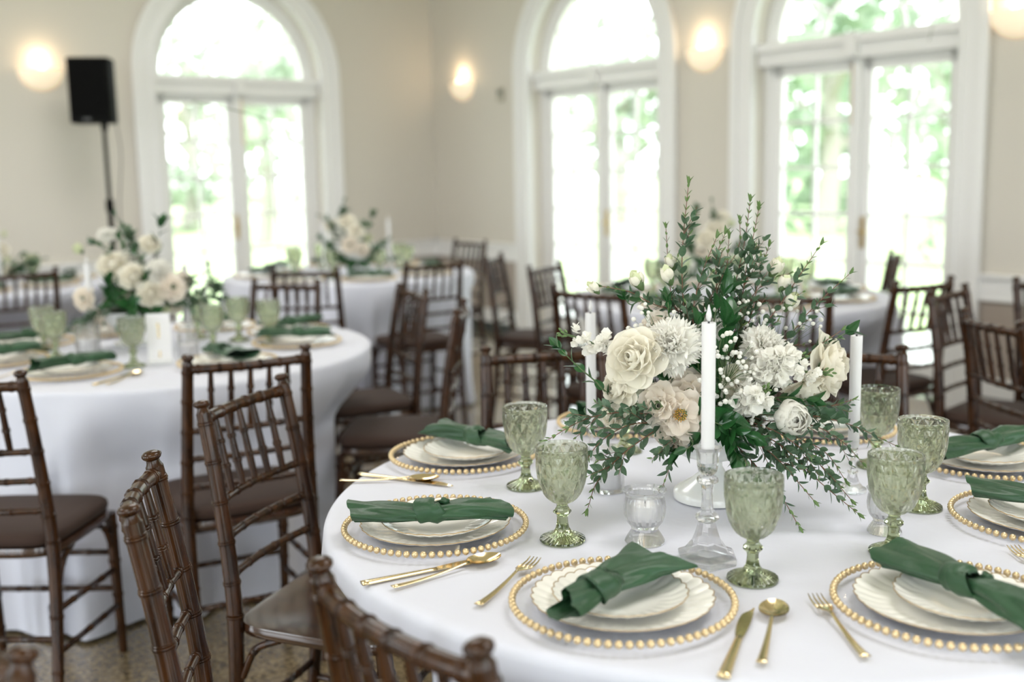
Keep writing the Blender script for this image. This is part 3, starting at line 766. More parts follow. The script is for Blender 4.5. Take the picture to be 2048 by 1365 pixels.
# ------------------------------------------------------------------ place settings
ZC = ZT + 0.0008
NB = 72
def ball_mesh(name, r, m_, seg=10, rows=6):
    prof = [(max(1e-4, r * sin(pi * k / rows)), -r * cos(pi * k / rows)) for k in range(rows + 1)]
    return MB().lathe(prof, seg).mesh(name, m_, angle=None)
BEAD = ball_mesh('bead', 0.0056, M['bead'])
_ch = MB().lathe([(0.0005, 0.004), (0.105, 0.004), (0.112, 0.006), (0.140, 0.0150), (0.152, 0.0165), (0.1535, 0.0155), (0.152, 0.0140), (0.140, 0.0125), (0.112, 0.0035), (0.105, 0.0), (0.0005, 0.0)], 72)
CHARGER = _ch.mesh('glass_disc', M['charger_glass'], angle=40)
_bj = MB()
for k in range(NB):
    a = 2 * pi * k / NB
    prof = [(max(1e-4, 0.0056 * sin(pi * j / 4)), -0.0056 * cos(pi * j / 4)) for j in range(5)]
    _bj.lathe(prof, 6, mtx=Matrix.Translation((0.155 * cos(a), 0.155 * sin(a), 0.0155)))
BEADS_JOINED = _bj.mesh('bead_rim', M['bead'], angle=None)
def scallop_plate(R, n, foot, name):
    """fluted plate: the rim is cut in n scallops and ribs run inwards from them"""
    N = n * 8
    def rr(a, k): return k * (1 + 0.030 * (abs(cos(n * a / 2)) ** 0.7 - 0.6) * sstep(0.72, 1.0, k / R))
    prof = [(0.0005, 0.0032), (foot * 0.6, 0.0032), (foot * 0.93, 0.0034), (foot * 1.02, 0.0050), (R * 0.76, 0.0072), (R * 0.84, 0.0100), (R * 0.92, 0.0135), (R * 0.975, 0.0160), (R, 0.0172), (R * 0.998, 0.0157), (R * 0.92, 0.0118), (R * 0.76, 0.0050), (foot, 0.0012), (foot * 0.9, 0.0), (0.0005, 0.0)]
    pts = []
    for (r, z) in prof:
        for i in range(N):
            a = 2 * pi * i / N
            rib = 0.0019 * (abs(cos(n * a / 2)) - 0.5) * sstep(R * 0.62, R * 0.82, r)
            r2 = rr(a, r); pts.append(Vector((r2 * cos(a), r2 * sin(a), z + rib)))
    me = MB().grid(pts, N, len(prof), True).mesh(name, M['china'], angle=70)
    line = []
    for i in range(N + 1):
        a = 2 * pi * i / N; r2 = rr(a, R * 1.0); rib = 0.0019 * (abs(cos(n * a / 2)) - 0.5)
        line.append(Vector((r2 * cos(a), r2 * sin(a), 0.0170 + rib)))
    g = MB().tube(line, 0.0008, 5, caps=False).mesh('gold_rim', M['rimline'], angle=None)
    return me, g
DINNER = scallop_plate(0.127, 32, 0.078, 'plate_body')
SALAD = scallop_plate(0.094, 28, 0.055, 'plate_body')

def napkin_mesh(seed, L, endA, endB, twist=0.0, bend=0.0, knot_at=0.0):
    """a knotted napkin lying along local X; endA/endB = (half width, height) of the two flaring ends"""
    rs = random.Random(seed); ph = [rs.uniform(0, 6.28) for _ in range(8)]
    NU, NV = 44, 46
    pts = []
    for j in range(NU):
        u = -1 + 2 * j / (NU - 1)
        x = u * L / 2
        ku = u - knot_at
        side = endA if ku < 0 else endB
        q = min(1.0, abs(ku) / (1 - abs(knot_at) * (1 if (ku < 0) == (knot_at < 0) else -1)))
        w = lerp(0.0150, side[0], q ** 0.7) ; hgt = lerp(0.0135, side[1], sin(pi * min(0.62, q * 0.75)) ** 0.8)
        cy = bend * (1 - u * u) + 0.004 * sin(3 * u + ph[0]); cz = 0
        for i in range(NV):
            a = 2 * pi * i / NV
            fold = 0.13 * sin(3 * a + ph[1] + 2.6 * u) + 0.09 * sin(5 * a + ph[2] - 3.5 * u) + 0.035 * sin(11 * a + ph[3] + 5 * u)
            k = 1 + fold * (0.9 + 0.5 * q)
            yy = w * cos(a + twist * u) * k
            zz = hgt * sin(a + twist * u) * k
            # skew the mouths so that the hem is not a plain cut
            xx = x + (0.017 * sin(a + ph[4]) + 0.007 * sin(2 * a + ph[5])) * q * (1 if u > 0 else -1)
            flat = 0.55 if zz < 0 else 1.0
            pts.append(Vector((xx, yy + cy, zz * flat + hgt * 0.62 + 0.002)))
    mb = MB().grid(pts, NV, NU, True)
    band = mb.mesh('napkin_cloth', M['napkin'], angle=None)
    # the knot: a loop of cloth wound once and a half round the waist
    path = []; rad = []
    n = 40
    x0 = knot_at * L / 2
    for i in range(n + 1):
        t = i / n; a = -0.6 + t * 2 * pi * 1.25
        path.append(Vector((x0 + lerp(-0.020, 0.018, t) + 0.004 * sin(2 * a), bend * (1 - knot_at ** 2) + 0.0205 * cos(a), 0.0195 + 0.0150 * sin(a))))
    NVk = 18; kp = []
    for i, p in enumerate(path):
        t = i / n; d = (path[min(i + 1, n)] - path[max(i - 1, 0)]).normalized()
        radial = Vector((0, p.y - bend * (1 - knot_at ** 2), p.z - 0.0195)).normalized(); axis = d.cross(radial).normalized()
        wid = 0.0205 * (0.40 + 0.60 * sin(pi * min(1, max(0, t * 1.1 - 0.02)))) ; th = 0.0062
        for k in range(NVk):
            a = 2 * pi * k / NVk; f = 1 + 0.16 * sin(4 * a + ph[6] + t * 5) + 0.08 * sin(7 * a + ph[7])
            kp.append(p + axis * (wid * cos(a) * f) + radial * (th * sin(a) * f))
    mk = MB().grid(kp, NVk, n + 1, True); o = 0
    mk.f.append(tuple(reversed(range(NVk)))); mk.f.append(tuple(n * NVk + k for k in range(NVk)))
    knot = mk.mesh('knot', M['napkin'], angle=None)
    zmin = min(min(v[2] for v in mb.v), min(v[2] for v in mk.v))
    for me in (band, knot):
        for v in me.vertices: v.co.z -= zmin
    return band, knot
NAP = {
    'A': napkin_mesh(1, 0.232, (0.024, 0.019), (0.052, 0.020), 0.5, 0.0, -0.28),
    'B': napkin_mesh(2, 0.245, (0.036, 0.019), (0.036, 0.020), 0.7, -0.006, 0.02),
    'C': napkin_mesh(3, 0.235, (0.038, 0.022), (0.036, 0.021), -0.5, 0.0, 0.15),
    'D': napkin_mesh(4, 0.270, (0.044, 0.020), (0.038, 0.024), 0.4, 0.004, -0.05),
    'E': napkin_mesh(5, 0.250, (0.032, 0.019), (0.036, 0.022), 0.3, 0.0, 0.12),
}
def spoon_meshes():
    h = MB(); n = 16; pts = []
    for i in range(n + 1):   # handle as a flattened swelling bar along +X, bowl at +X end
        t = i / n; x = lerp(-0.100, 0.040, t); w = lerp(0.0072, 0.0026, min(1, t * 1.15) ** 0.7); z = 0.003 + 0.008 * t ** 2.2 + 0.0035 * (1 - t) ** 3
        th = lerp(0.0013, 0.0016, t)
        for k in range(8):
            a = 2 * pi * k / 8; pts.append(Vector((x, w * cos(a), z + th * sin(a))))
    h.grid(pts, 8, n + 1, True); h.f.append(tuple(reversed(range(8)))); h.f.append(tuple(n * 8 + k for k in range(8)))
    b = MB(); pts = []; R, C_ = 10, 28
    for sgn in (0, 1):
        for j in range(R + 1):
            q = j / R
            for k in range(C_):
                a = 2 * pi * k / C_
                lx = 0.0305 * cos(a) * q; ly = 0.0205 * sin(a) * q * (1 - 0.10 * cos(a))
                pts.append(Vector((0.069 + lx, ly, 0.0112 - 0.0075 * (1 - q * q) - sgn * 0.0011)))
    b.grid(pts[:(R + 1) * C_], C_, R + 1, True); b.grid(pts[(R + 1) * C_:], C_, R + 1, True)
    return h.mesh('handle', M['gold'], angle=None), b.mesh('bowl', M['gold'], recalc=False, angle=None)
def fork_meshes():
    h = MB(); n = 16; pts = []
    for i in range(n + 1):
        t = i / n; x = lerp(-0.100, 0.030, t); w = lerp(0.0074, 0.0027, min(1, t * 1.15) ** 0.7); z = 0.003 + 0.0085 * t ** 2.0 + 0.0035 * (1 - t) ** 3
        for k in range(8):
            a = 2 * pi * k / 8; pts.append(Vector((x, w * cos(a), z + 0.0015 * sin(a))))
    h.grid(pts, 8, n + 1, True); h.f.append(tuple(reversed(range(8)))); h.f.append(tuple(n * 8 + k for k in range(8)))
    hd = MB(); pts = []; m_ = 8
    for i in range(m_ + 1):
        t = i / m_; x = lerp(0.028, 0.056, t); w = lerp(0.0028, 0.0118, sstep(0, 0.8, t)); z = 0.0112 - 0.004 * t
        for k in range(8):
            a = 2 * pi * k / 8; pts.append(Vector((x, w * cos(a), z + 0.0012 * sin(a))))
    hd.grid(pts, 8, m_ + 1, True); hd.f.append(tuple(reversed(range(8)))); hd.f.append(tuple(m_ * 8 + k for k in range(8)))
    tines = []
    for k in range(4):
        y = (k - 1.5) * 0.0064
        tines.append(MB().tube([Vector((0.054, y * 1.05, 0.0074)), Vector((0.070, y, 0.0058)), Vector((0.086, y * 0.97, 0.0066)), Vector((0.098, y * 0.95, 0.0098))], [0.0018, 0.0016, 0.0014, 0.0007], 6).mesh('tine', M['gold'], angle=None))
    return h.mesh('handle', M['gold'], angle=None), hd.mesh('head', M['gold'], angle=None), tines
def knife_meshes():
    h = MB(); pts = []; n = 12
    for i in range(n + 1):
        t = i / n; x = lerp(-0.110, 0.012, t); w = lerp(0.0085, 0.0050, t); th = lerp(0.0032, 0.0024, t)
        for k in range(10):
            a = 2 * pi * k / 10; pts.append(Vector((x, w * cos(a), 0.0036 + th * sin(a))))
    h.grid(pts, 10, n + 1, True); h.f.append(tuple(reversed(range(10)))); h.f.append(tuple(n * 10 + k for k in range(10)))
    b = MB(); pts = []; n = 14
    for i in range(n + 1):
        t = i / n; x = lerp(0.012, 0.112, t)
        yt = 0.0052 + 0.0040 * sin(pi * min(1, t * 1.1)) - 0.0095 * sstep(0.70, 1.0, t); yb = -0.0055 - 0.002 * sin(pi * t)
        yb = lerp(yb, yt - 0.0015, sstep(0.85, 1.0, t) * 0.8)
        for (y, z) in ((yb, 0.0030), (yt, 0.0024), (yt, 0.0048), (yb, 0.0036)): pts.append(Vector((x, y, z)))
    b.grid(pts, 4, n + 1, True); b.f.append((3, 2, 1, 0)); b.f.append(tuple(n * 4 + k for k in range(4)))
    return h.mesh('handle', M['gold'], angle=None), b.mesh('blade', M['gold'], angle=30)
SPOON, FORK, KNIFE = spoon_meshes(), fork_meshes(), knife_meshes()

def diamond_goblet():
    """pressed-glass goblet: diamond-cut bowl on a knopped stem and ribbed foot"""
    N = 144
    outer = [(0.0430, 0.1620), (0.0434, 0.1600), (0.0436, 0.1560), (0.0438, 0.148), (0.0438, 0.138), (0.0433, 0.128), (0.0424, 0.118), (0.0410, 0.109), (0.0388, 0.100), (0.0358, 0.091), (0.0316, 0.082), (0.0262, 0.0745), (0.0195, 0.0690), (0.0130, 0.0660)]
    fine = []
    for (a, b_) in zip(outer, outer[1:]):
        for k in range(5): fine.append((lerp(a[0], b_[0], k / 5), lerp(a[1], b_[1], k / 5)))
    fine.append(outer[-1])
    zt, zb = 0.1555, 0.070
    pts = []
    for (r, z) in fine:
        v = (zt - z) / (zt - zb)               # 0 at the top of the cut band
        vv = max(0.0, v) ** 0.9 * 2.0
        depth = 0.0036 * sstep(-0.01, 0.05, v) * (1 - sstep(0.93, 1.05, v)) * min(1, r / 0.030)
        for i in range(N):
            u = i / N * 12
            fu = abs((u + vv) % 1.0 - 0.5) * 2; fv = abs((u - vv) % 1.0 - 0.5) * 2      # 0 mid facet .. 1 edge
            facet = max(fu, fv)
            rr = r - depth * (1 - facet) * 0.95
            a = 2 * pi * i / N
            pts.append(Vector((rr * cos(a), rr * sin(a), z)))
    mb = MB()
    inner = [(0.0418, 0.1622), (0.0408, 0.159), (0.0406, 0.150), (0.0404, 0.138), (0.0398, 0.126), (0.0386, 0.114), (0.0366, 0.103), (0.0336, 0.093), (0.0292, 0.084), (0.0226, 0.0765), (0.012, 0.0730), (0.0004, 0.0722)]
    ip = []
    for (r, z) in inner:
        for i in range(N):
            a = 2 * pi * i / N; ip.append(Vector((r * cos(a), r * sin(a), z)))
    lower = [(0.0100, 0.0640), (0.0090, 0.0615), (0.0096, 0.0590), (0.0124, 0.0545), (0.0150, 0.0520), (0.0152, 0.0500), (0.0124, 0.0470), (0.0094, 0.0440), (0.0088, 0.0400), (0.0092, 0.0320), (0.0108, 0.0240), (0.0150, 0.0165), (0.0225, 0.0120), (0.0320, 0.0080), (0.0376, 0.0050), (0.0385, 0.0028), (0.0370, 0.0010), (0.0330, 0.0003), (0.0004, 0.0006)]
    lp = []
    for (r, z) in lower:
        for i in range(N):
            a = 2 * pi * i / N
            if z > 0.018: k = cos(pi / 8) / cos((a % (pi / 4)) - pi / 8) * 1.03        # eight-sided stem
            elif z > 0.004: k = 1 - 0.0
            else: k = 1.0
            dz = 0.0009 * abs(sin(12 * a)) if 0.004 < z < 0.0165 else 0.0
            lp.append(Vector((r * k * cos(a), r * k * sin(a), z + dz)))
    allp = list(reversed([ip[j * N:(j + 1) * N] for j in range(len(inner))])) + [pts[j * N:(j + 1) * N] for j in range(len(fine))] + [lp[j * N:(j + 1) * N] for j in range(len(lower))]
    flat = [p for row in allp for p in row]
    nb = len(inner) + len(fine)
    # bowl and stem as two parts meeting in the waist
    bowl = MB().grid(flat[:nb * N], N, nb, True)
    o = (nb - 1) * N; bowl.f.append(tuple(o + k for k in range(N))); bowl.f.append(tuple(reversed(range(N))))
    stem = MB().grid([Vector((0.0115 * cos(2 * pi * i / N), 0.0115 * sin(2 * pi * i / N), 0.0655)) for i in range(N)] + lp, N, len(lower) + 1, True)
    stem.f.append(tuple(reversed(range(N)))); stem.f.append(tuple(len(lower) * N + k for k in range(N)))
    return bowl.mesh('bowl', M['green_glass'], angle=24), stem.mesh('stem', M['green_stem_glass'], angle=35)
GOB = diamond_goblet()

_protos = {}
def instance(kind, builder, label, loc, rz, group, cat, name):
    """first use builds the thing, later uses copy it part by part"""
    if kind not in _protos:
        t = thing(name, label, cat, tuple(loc), rz, group); builder(t); _protos[kind] = t; return t
    return dup(_protos[kind], label, tuple(loc), rz, group)
def b_charger_full(t):
    obj('glass_disc', CHARGER, t)
    for k in range(NB):
        a = 2 * pi * k / NB; obj('bead', BEAD, t, Matrix.Translation((0.155 * cos(a), 0.155 * sin(a), 0.0155)))
def b_charger(t):
    obj('glass_disc', CHARGER, t); obj('bead_rim', BEADS_JOINED, t)['kind'] = 'stuff'
def b_plate(pm):
    def f(t): obj('plate_body', pm[0], t); obj('gold_rim', pm[1], t)
    return f
def b_spoon(t): obj('handle', SPOON[0], t); obj('bowl', SPOON[1], t)
def b_fork(t):
    obj('handle', FORK[0], t); hd_ = obj('head', FORK[1], t)
    for m_ in FORK[2]: obj('tine', m_, hd_)
def b_knife(t): obj('handle', KNIFE[0], t); obj('blade', KNIFE[1], t)
def b_goblet(t): obj('bowl', GOB[0], t); obj('stem', GOB[1], t)
def b_nap(k):
    def f(t): obj('napkin_cloth', NAP[k][0], t); obj('knot', NAP[k][1], t)
    return f

def setting(c, out, where, tb, full, nap, nap_rz, nap_off=(0, 0), salad_off=(0, 0), tbl='main', gob=None, cutlery=True, plates=True):
    """c: centre of the charger on the cloth, out: angle pointing from the table centre to the seat"""
    c = Vector((c[0], c[1], ZC))
    G = lambda s: s + ' on the ' + tbl + ' table'
    instance('chf' if full else 'ch', b_charger_full if full else b_charger, 'glass charger with gold beaded rim, ' + where, c, out, G('beaded glass chargers'), 'charger', 'charger_plate')
    z1 = c + Vector((0, 0, 0.0045))
    if plates:
        instance('dinner', b_plate(DINNER), 'larger fluted cream plate, ' + where, z1, out + 0.1, G('fluted dinner plates'), 'plate', 'dinner_plate')
        so = Vector((salad_off[0], salad_off[1], 0.0085))
        instance('salad', b_plate(SALAD), 'smaller fluted plate under the napkin, ' + where, z1 + so, out + 0.4, G('fluted salad plates'), 'plate', 'salad_plate')
    no = Vector((nap_off[0], nap_off[1], 0.0240))
    instance('nap' + nap, b_nap(nap), 'knotted dark green napkin, ' + where, z1 + no, nap_rz, G('knotted green napkins'), 'napkin', 'knotted_napkin')
    if gob is not None:
        instance('gob', b_goblet, 'green diamond-cut goblet, ' + where, (gob[0], gob[1], ZC), rnd.uniform(0, 0.5), G('green goblets'), 'goblet', 'glass_goblet')
    if cutlery:
        o = Vector((cos(out), sin(out), 0)); s = Vector((-sin(out), cos(out), 0))     # sitter looks along -o; its right hand side is +s
        for kind, off, bb, nm in (('knife', 0.185, b_knife, 'knife'), ('spoon', 0.218, b_spoon, 'spoon'), ('fork', -0.19, b_fork, 'fork')):
            p = c + s * off + o * rnd.uniform(0.03, 0.06)
            instance(kind, bb, 'gold ' + nm + ', ' + where, p, out + pi + rnd.uniform(-0.08, 0.08), G('gold ' + nm + 's' if nm != 'knife' else 'gold knives'), nm, 'dinner_' + nm)
def cut(kind, head, tail, label):
    """a piece of cutlery lying on the main table between two sighted points"""
    a, b_ = px(*head, z=ZC), px(*tail, z=ZC)
    mid = a.lerp(b_, 0.5); d = a - b_
    bb = {'knife': b_knife, 'spoon': b_spoon, 'fork': b_fork}[kind]
    ln = {'knife': 0.222, 'spoon': 0.2, 'fork': 0.198}[kind]
    mid = a - d.normalized() * ln / 2
    instance(kind, bb, label, (mid.x, mid.y, ZC), atan2(d.y, d.x), 'gold ' + ('knives' if kind == 'knife' else kind + 's') + ' on the main table', kind, 'dinner_' + kind)
def nap_angle(p, q):
    a, b_ = px(*p, z=ZT + 0.03), px(*q, z=ZT + 0.03); return atan2(b_.y - a.y, b_.x - a.x)
ang = lambda x, y: atan2(y - T1.y, x - T1.x)
# charger, angle, words, ...
setting((0.148, 1.472), ang(0.148, 1.472), 'front and centre, nearest the crystal candlestick', 'main', True, 'A', nap_angle((1125, 1225), (1320, 1130)), nap_off=(-0.012, -0.014), salad_off=(-0.004, -0.006), gob=(0.352, 1.570), cutlery=False)
setting((-0.137, 1.817), ang(-0.137, 1.817), 'at the left rim of the main table', 'main', True, 'B', nap_angle((715, 1045), (1000, 1040)), nap_off=(-0.006, -0.030), salad_off=(0.004, -0.010), gob=(0.078, 1.762), cutlery=False)
setting((-0.108, 2.295), ang(-0.108, 2.295), 'far left of the main table, before the brown seat', 'main', True, 'C', nap_angle((860, 880), (1030, 915)), nap_off=(0.02, 0.015), salad_off=(0.01, -0.008), gob=(0.022, 2.078), cutlery=False)
setting((0.596, 1.441), ang(0.596, 1.441), 'at the lower right of the picture', 'main', True, 'D', nap_angle((1760, 1140), (2030, 1265)), nap_off=(0.012, -0.026), salad_off=(0.018, -0.008), gob=(0.597, 1.672), cutlery=False)
setting((0.9586, 2.175), ang(0.9586, 2.175), 'upper right, near the dark chairs', 'main', False, 'E', nap_angle((1880, 925), (2048, 890)), nap_off=(-0.01, 0.0), gob=(0.736, 2.178), cutlery=False)
setting((0.905, 1.800), ang(0.905, 1.80), 'at the right picture edge, half cut off', 'main', False, 'B', nap_angle((1975, 1030), (2048, 1040)) + 0.1, nap_off=(0.01, 0.005), gob=(0.724, 1.900), cutlery=False)
setting((0.262, 2.560), ang(0.262, 2.56), 'behind the left white candle and flowers', 'main', False, 'C', 0.3, gob=(0.241, 2.335), cutlery=False)
setting((0.714, 2.470), ang(0.714, 2.47), 'behind the flowers on the far right side', 'main', False, 'E', -0.3, gob=None, cutlery=False)
cut('fork', (1072, 1126), (943, 1229), 'gold fork with its tines at the beaded rim of the front centre charger')
cut('knife', (1501, 1222), (1458, 1331), 'gold knife right of the front centre plate, its blade dark with reflection')
cut('spoon', (1552, 1213), (1523, 1334), 'gold spoon lying bowl up beside the knife at the front centre')
cut('fork', (1628, 1200), (1744, 1338), 'gold fork at the lower right, left of the charger there')
cut('spoon', (1000, 1120), (808, 1176), 'gold spoon resting across a knife below the left rim setting')
cut('knife', (988, 1120), (775, 1162), 'gold knife under the spoon below the left rim setting')
cut('spoon', (880, 964), (717, 966), 'gold spoon on the far left, between the two left settings')
cut('knife', (908, 975), (742, 954), 'gold knife on the far left, crossed by a spoon')
cut('fork', (2024, 1102), (2090, 1150), 'gold fork at the right picture edge with only its tines in view')
cut('knife', (2004, 957), (2110, 1035), 'thin gold knife at the right picture edge, below the upper right charger')

# ------------------------------------------------------------------ candles, crystal and votives
def candlestick(label_h, label_c, x, y, hh=0.190, ch=0.215, style=0, rz=0.0, group_h='glass candlesticks', name='crystal_candlestick', zbase=ZC, tilt=0.0):
    t = thing(name, label_h, 'candlestick', (x, y, zbase), rz, group_h)
    s = hh / 0.190
    n = 6 if style == 0 else 24
    foot = MB()
    foot.lathe([(0.0005, 0.0), (0.050, 0.0), (0.0515, 0.002), (0.0515, 0.0105), (0.0495, 0.0125), (0.038, 0.018), (0.026, 0.033), (0.0195, 0.050), (0.0165, 0.060), (0.0150, 0.066), (0.0005, 0.066)], n)
    foot.build('foot', M['crystal'], t, angle=30, smooth=(style != 0))
    col = MB()
    k8 = 8 if style == 0 else 24
    col.lathe([(0.0005, 0.0665), (0.0145, 0.0665), (0.0185, 0.070), (0.0195, 0.074), (0.0180, 0.078), (0.0120, 0.083), (0.0100, 0.088), (0.0088, 0.105), (0.0092, 0.120), (0.0105, 0.128), (0.0170, 0.132), (0.0178, 0.136), (0.0165, 0.140), (0.0095, 0.1435), (0.0005, 0.1435)], k8)
    col.build('column', M['crystal'], t, angle=30, smooth=(style != 0))
    cup = MB()
    cup.lathe([(0.0005, 0.144), (0.0100, 0.144), (0.0150, 0.150), (0.0172, 0.160), (0.0176, 0.174), (0.0190, 0.182), (0.0235, 0.188), (0.0240, 0.1900), (0.0205, 0.1900), (0.0140, 0.1850), (0.0122, 0.1800), (0.0120, 0.1640), (0.0005, 0.1630)], 8 if style == 0 else 24)
    cup.build('candle_cup', M['crystal'], t, angle=30, smooth=(style != 0))
    for ch_ in t.children: ch_.scale = (s, s, s)
    z0 = 0.1640 * s + 0.0005
    c = thing('taper_candle', label_c, 'candle', (x, y, zbase + z0), rz, 'white taper candles')
    H = ch
    MB().lathe([(0.0005, 0.0), (0.0095, 0.0), (0.0102, 0.002), (0.0110, H - 0.002), (0.0106, H), (0.0094, H - 0.0002), (0.0085, H - 0.003), (0.0005, H - 0.0035)], 28).build('wax_body', M['wax'], c)
    wk = MB().tube([(0, 0, H - 0.004), (0, 0, H + 0.002)], 0.0017, 8).build('wick', M['wick'], c)
    MB().lathe([(0.0004, H + 0.0015), (0.0030, H + 0.004), (0.0044, H + 0.009), (0.0040, H + 0.014), (0.0022, H + 0.021), (0.0006, H + 0.0275)], 14).build('flame_tip', M['wax'], wk)
    return t
candlestick('six-sided clear crystal candlestick standing behind the front centre plate', 'tall white taper candle in front of the large flowers', 0.299, 1.655, hh=0.184, ch=0.218, rz=0.45)
candlestick('clear glass candlestick with ribbed foot, right of the flowers', 'white taper candle right of the large flowers', 0.637, 2.012, hh=0.098, ch=0.212, style=1)
candlestick('clear glass candlestick half hidden at the left of the large flowers', 'pale white taper candle behind the left flowers, out of focus', 0.165, 2.285, hh=0.078, ch=0.245, style=1)
def votive(label, x, y, group='clear glass votive holders', z=ZC, sc=1.0):
    t = thing('votive_holder', label, 'candle holder', (x, y, z), rnd.uniform(0, 1), group)
    N = 72
    def fl(a, zz): return 1 + (0.030 * abs(sin(9 * a)) if zz < 0.026 else 0.0) + (0.022 * abs(sin(8 * a + zz * 60)) if 0.03 < zz < 0.074 else 0)
    mb = MB().lathe([(0.0005, 0.0), (0.0310, 0.0), (0.0325, 0.003), (0.0290, 0.010), (0.0215, 0.022), (0.0225, 0.027), (0.0290, 0.036), (0.0335, 0.048), (0.0345, 0.060), (0.0330, 0.072), (0.0315, 0.080), (0.0345, 0.086), (0.0362, 0.0895), (0.0340, 0.0905), (0.0300, 0.0860), (0.0285, 0.0780), (0.0300, 0.0600), (0.0280, 0.0420), (0.0200, 0.0330), (0.0005, 0.0310)], N, fn=fl)
    mb.build('glass_cup', M['crystal'], t, angle=35)
    t.scale = (sc,) * 3
    c = thing('votive_candle', 'white votive candle inside the ' + label, 'candle', (x, y, z + 0.0335 * sc), 0, 'votive candles')
    MB().lathe([(0.0005, 0.0), (0.0175, 0.0), (0.0185, 0.003), (0.0185, 0.028), (0.0170, 0.030), (0.0005, 0.0285)], 24).build('wax_body', M['wax'], c)
    MB().tube([(0, 0, 0.028), (0, 0, 0.034)], 0.0012, 6).build('wick', M['wick'], c)
    c.scale = (sc,) * 3
votive('cut-glass footed votive cup behind the front centre napkin', 0.213, 1.748)
votive('small cut-glass votive cup behind the lower right goblet', 0.618, 1.775, sc=0.85)
def cylinder_glass(label, x, y, z=ZC, group='ribbed glass cylinders', r=0.030, h=0.085, wax=True):
    t = thing('glass_cylinder', label, 'candle holder', (x, y, z), 0, group)
    prof = [(0.0005, 0.0), (r * 0.95, 0.0), (r, 0.003)] + [(r * (1 + 0.012 * (k % 2)), 0.006 + (h - 0.01) * k / 18) for k in range(19)] + [(r, h), (r - 0.0025, h)] + [(r - 0.0025, h - 0.004), (r - 0.0025, 0.008), (0.0005, 0.007)]
    MB().lathe(prof, 40).build('glass_wall', M['crystal'], t, angle=40)
    if wax:
        c = thing('votive_candle', 'low white candle inside the ' + label, 'candle', (x, y, z + 0.0075), 0, 'votive candles')
        MB().lathe([(0.0005, 0.0), (r - 0.008, 0.0), (r - 0.007, 0.002), (r - 0.007, h * 0.45), (r - 0.009, h * 0.47), (0.0005, h * 0.45)], 24).build('wax_body', M['wax'], c)
        MB().tube([(0, 0, h * 0.44), (0, 0, h * 0.52)], 0.0012, 6).build('wick', M['wick'], c)
cylinder_glass('plain ribbed glass cylinder left of the white vase', 0.180, 2.045)

# ------------------------------------------------------------------ flower and leaf kit
def petal_mesh(w, h, cup, curl, frill=0.0, seed=0, m_='cream_petal', tip=0.0, nu=7, nv=7):
    """one petal: root at the origin, grows along +Z, its back towards -Y, opens towards +Y"""
    rs = random.Random(seed); a0, a1 = rs.uniform(0, 6), rs.uniform(0, 6)
    pts = []
    for j in range(nv):
        v = j / (nv - 1)
        wd = w * (0.22 + 0.78 * sin(pi * min(1, v * 0.62 + 0.06)) ** 0.9) * (1 - 0.25 * v ** 4)
        for i in range(nu):
            u = -1 + 2 * i / (nu - 1)
            zz = h * v - h * 0.16 * u * u * v ** 2 + tip * h * (1 - abs(u)) * v ** 3
            x = wd * u * (1 - 0.12 * abs(u) * cup)
            y = cup * w * (u * u) * 0.75 - cup * h * 0.30 * sin(pi * v * 0.9) - curl * h * (v ** 3)
            if frill:
                e_ = v ** 3
                y += frill * w * e_ * sin(7 * u + a0) ; zz += frill * h * 0.35 * e_ * (1 if i % 2 else -1)
            else:
                y += 0.05 * w * sin(4 * u + a0) * v * v; zz += 0.02 * h * sin(5 * u + a1) * v
            pts.append(Vector((x, y, zz)))
    return MB().grid(pts, nu, nv).mesh('petal', M[m_], recalc=False, angle=None)
_pc = {}
def petal_set(kind):
    if kind in _pc: return _pc[kind]
    if kind == 'rose': L = [petal_mesh(0.010, 0.022, 0.9, 0.0, seed=1), petal_mesh(0.015, 0.027, 0.8, 0.05, seed=2), petal_mesh(0.020, 0.031, 0.65, 0.18, seed=3), petal_mesh(0.025, 0.034, 0.5, 0.30, seed=4)]
    elif kind == 'ranunculus': L = [petal_mesh(0.010, 0.018, 1.1, -0.1, seed=5, m_='white_petal'), petal_mesh(0.017, 0.026, 1.1, -0.15, seed=6, m_='white_petal'), petal_mesh(0.022, 0.032, 1.0, -0.12, seed=7, m_='white_petal')]
    elif kind == 'carnation': L = [petal_mesh(0.012, 0.024, 0.3, 0.1, 0.35, s, 'white_petal', nu=11) for s in (8, 9)] + [petal_mesh(0.017, 0.031, 0.25, 0.2, 0.32, s, 'white_petal', nu=13) for s in (10, 11)]
    elif kind == 'garden': L = [petal_mesh(0.012, 0.020, 0.7, 0.0, 0.10, 12, 'blush_petal'), petal_mesh(0.018, 0.028, 0.6, 0.1, 0.10, 13, 'blush_petal'), petal_mesh(0.022, 0.031, 0.5, 0.2, 0.10, 14, 'blush_petal')]
    elif kind == 'bud': L = [petal_mesh(0.009, 0.026, 1.0, -0.05, seed=15, m_='green_petal'), petal_mesh(0.011, 0.027, 0.9, 0.08, seed=16)]
    elif kind == 'stock': L = [petal_mesh(0.0075, 0.0125, 0.3, 0.25, 0.15, 17, 'white_petal', nu=5, nv=5), petal_mesh(0.0065, 0.010, 0.5, 0.1, 0.15, 18, 'white_petal', nu=5, nv=5)]
    _pc[kind] = L; return L
RECIPE = {   # count, first tilt, last tilt, first radius, last radius
    'rose': (36, -4, 76, 0.0012, 0.011), 'ranunculus': (46, -16, 34, 0.001, 0.013), 'carnation': (46, 0, 98, 0.001, 0.009),
    'garden': (18, 22, 84, 0.004, 0.009), 'bud': (9, -8, 12, 0.001, 0.005), 'stock': (9, 5, 80, 0.0005, 0.0015)}
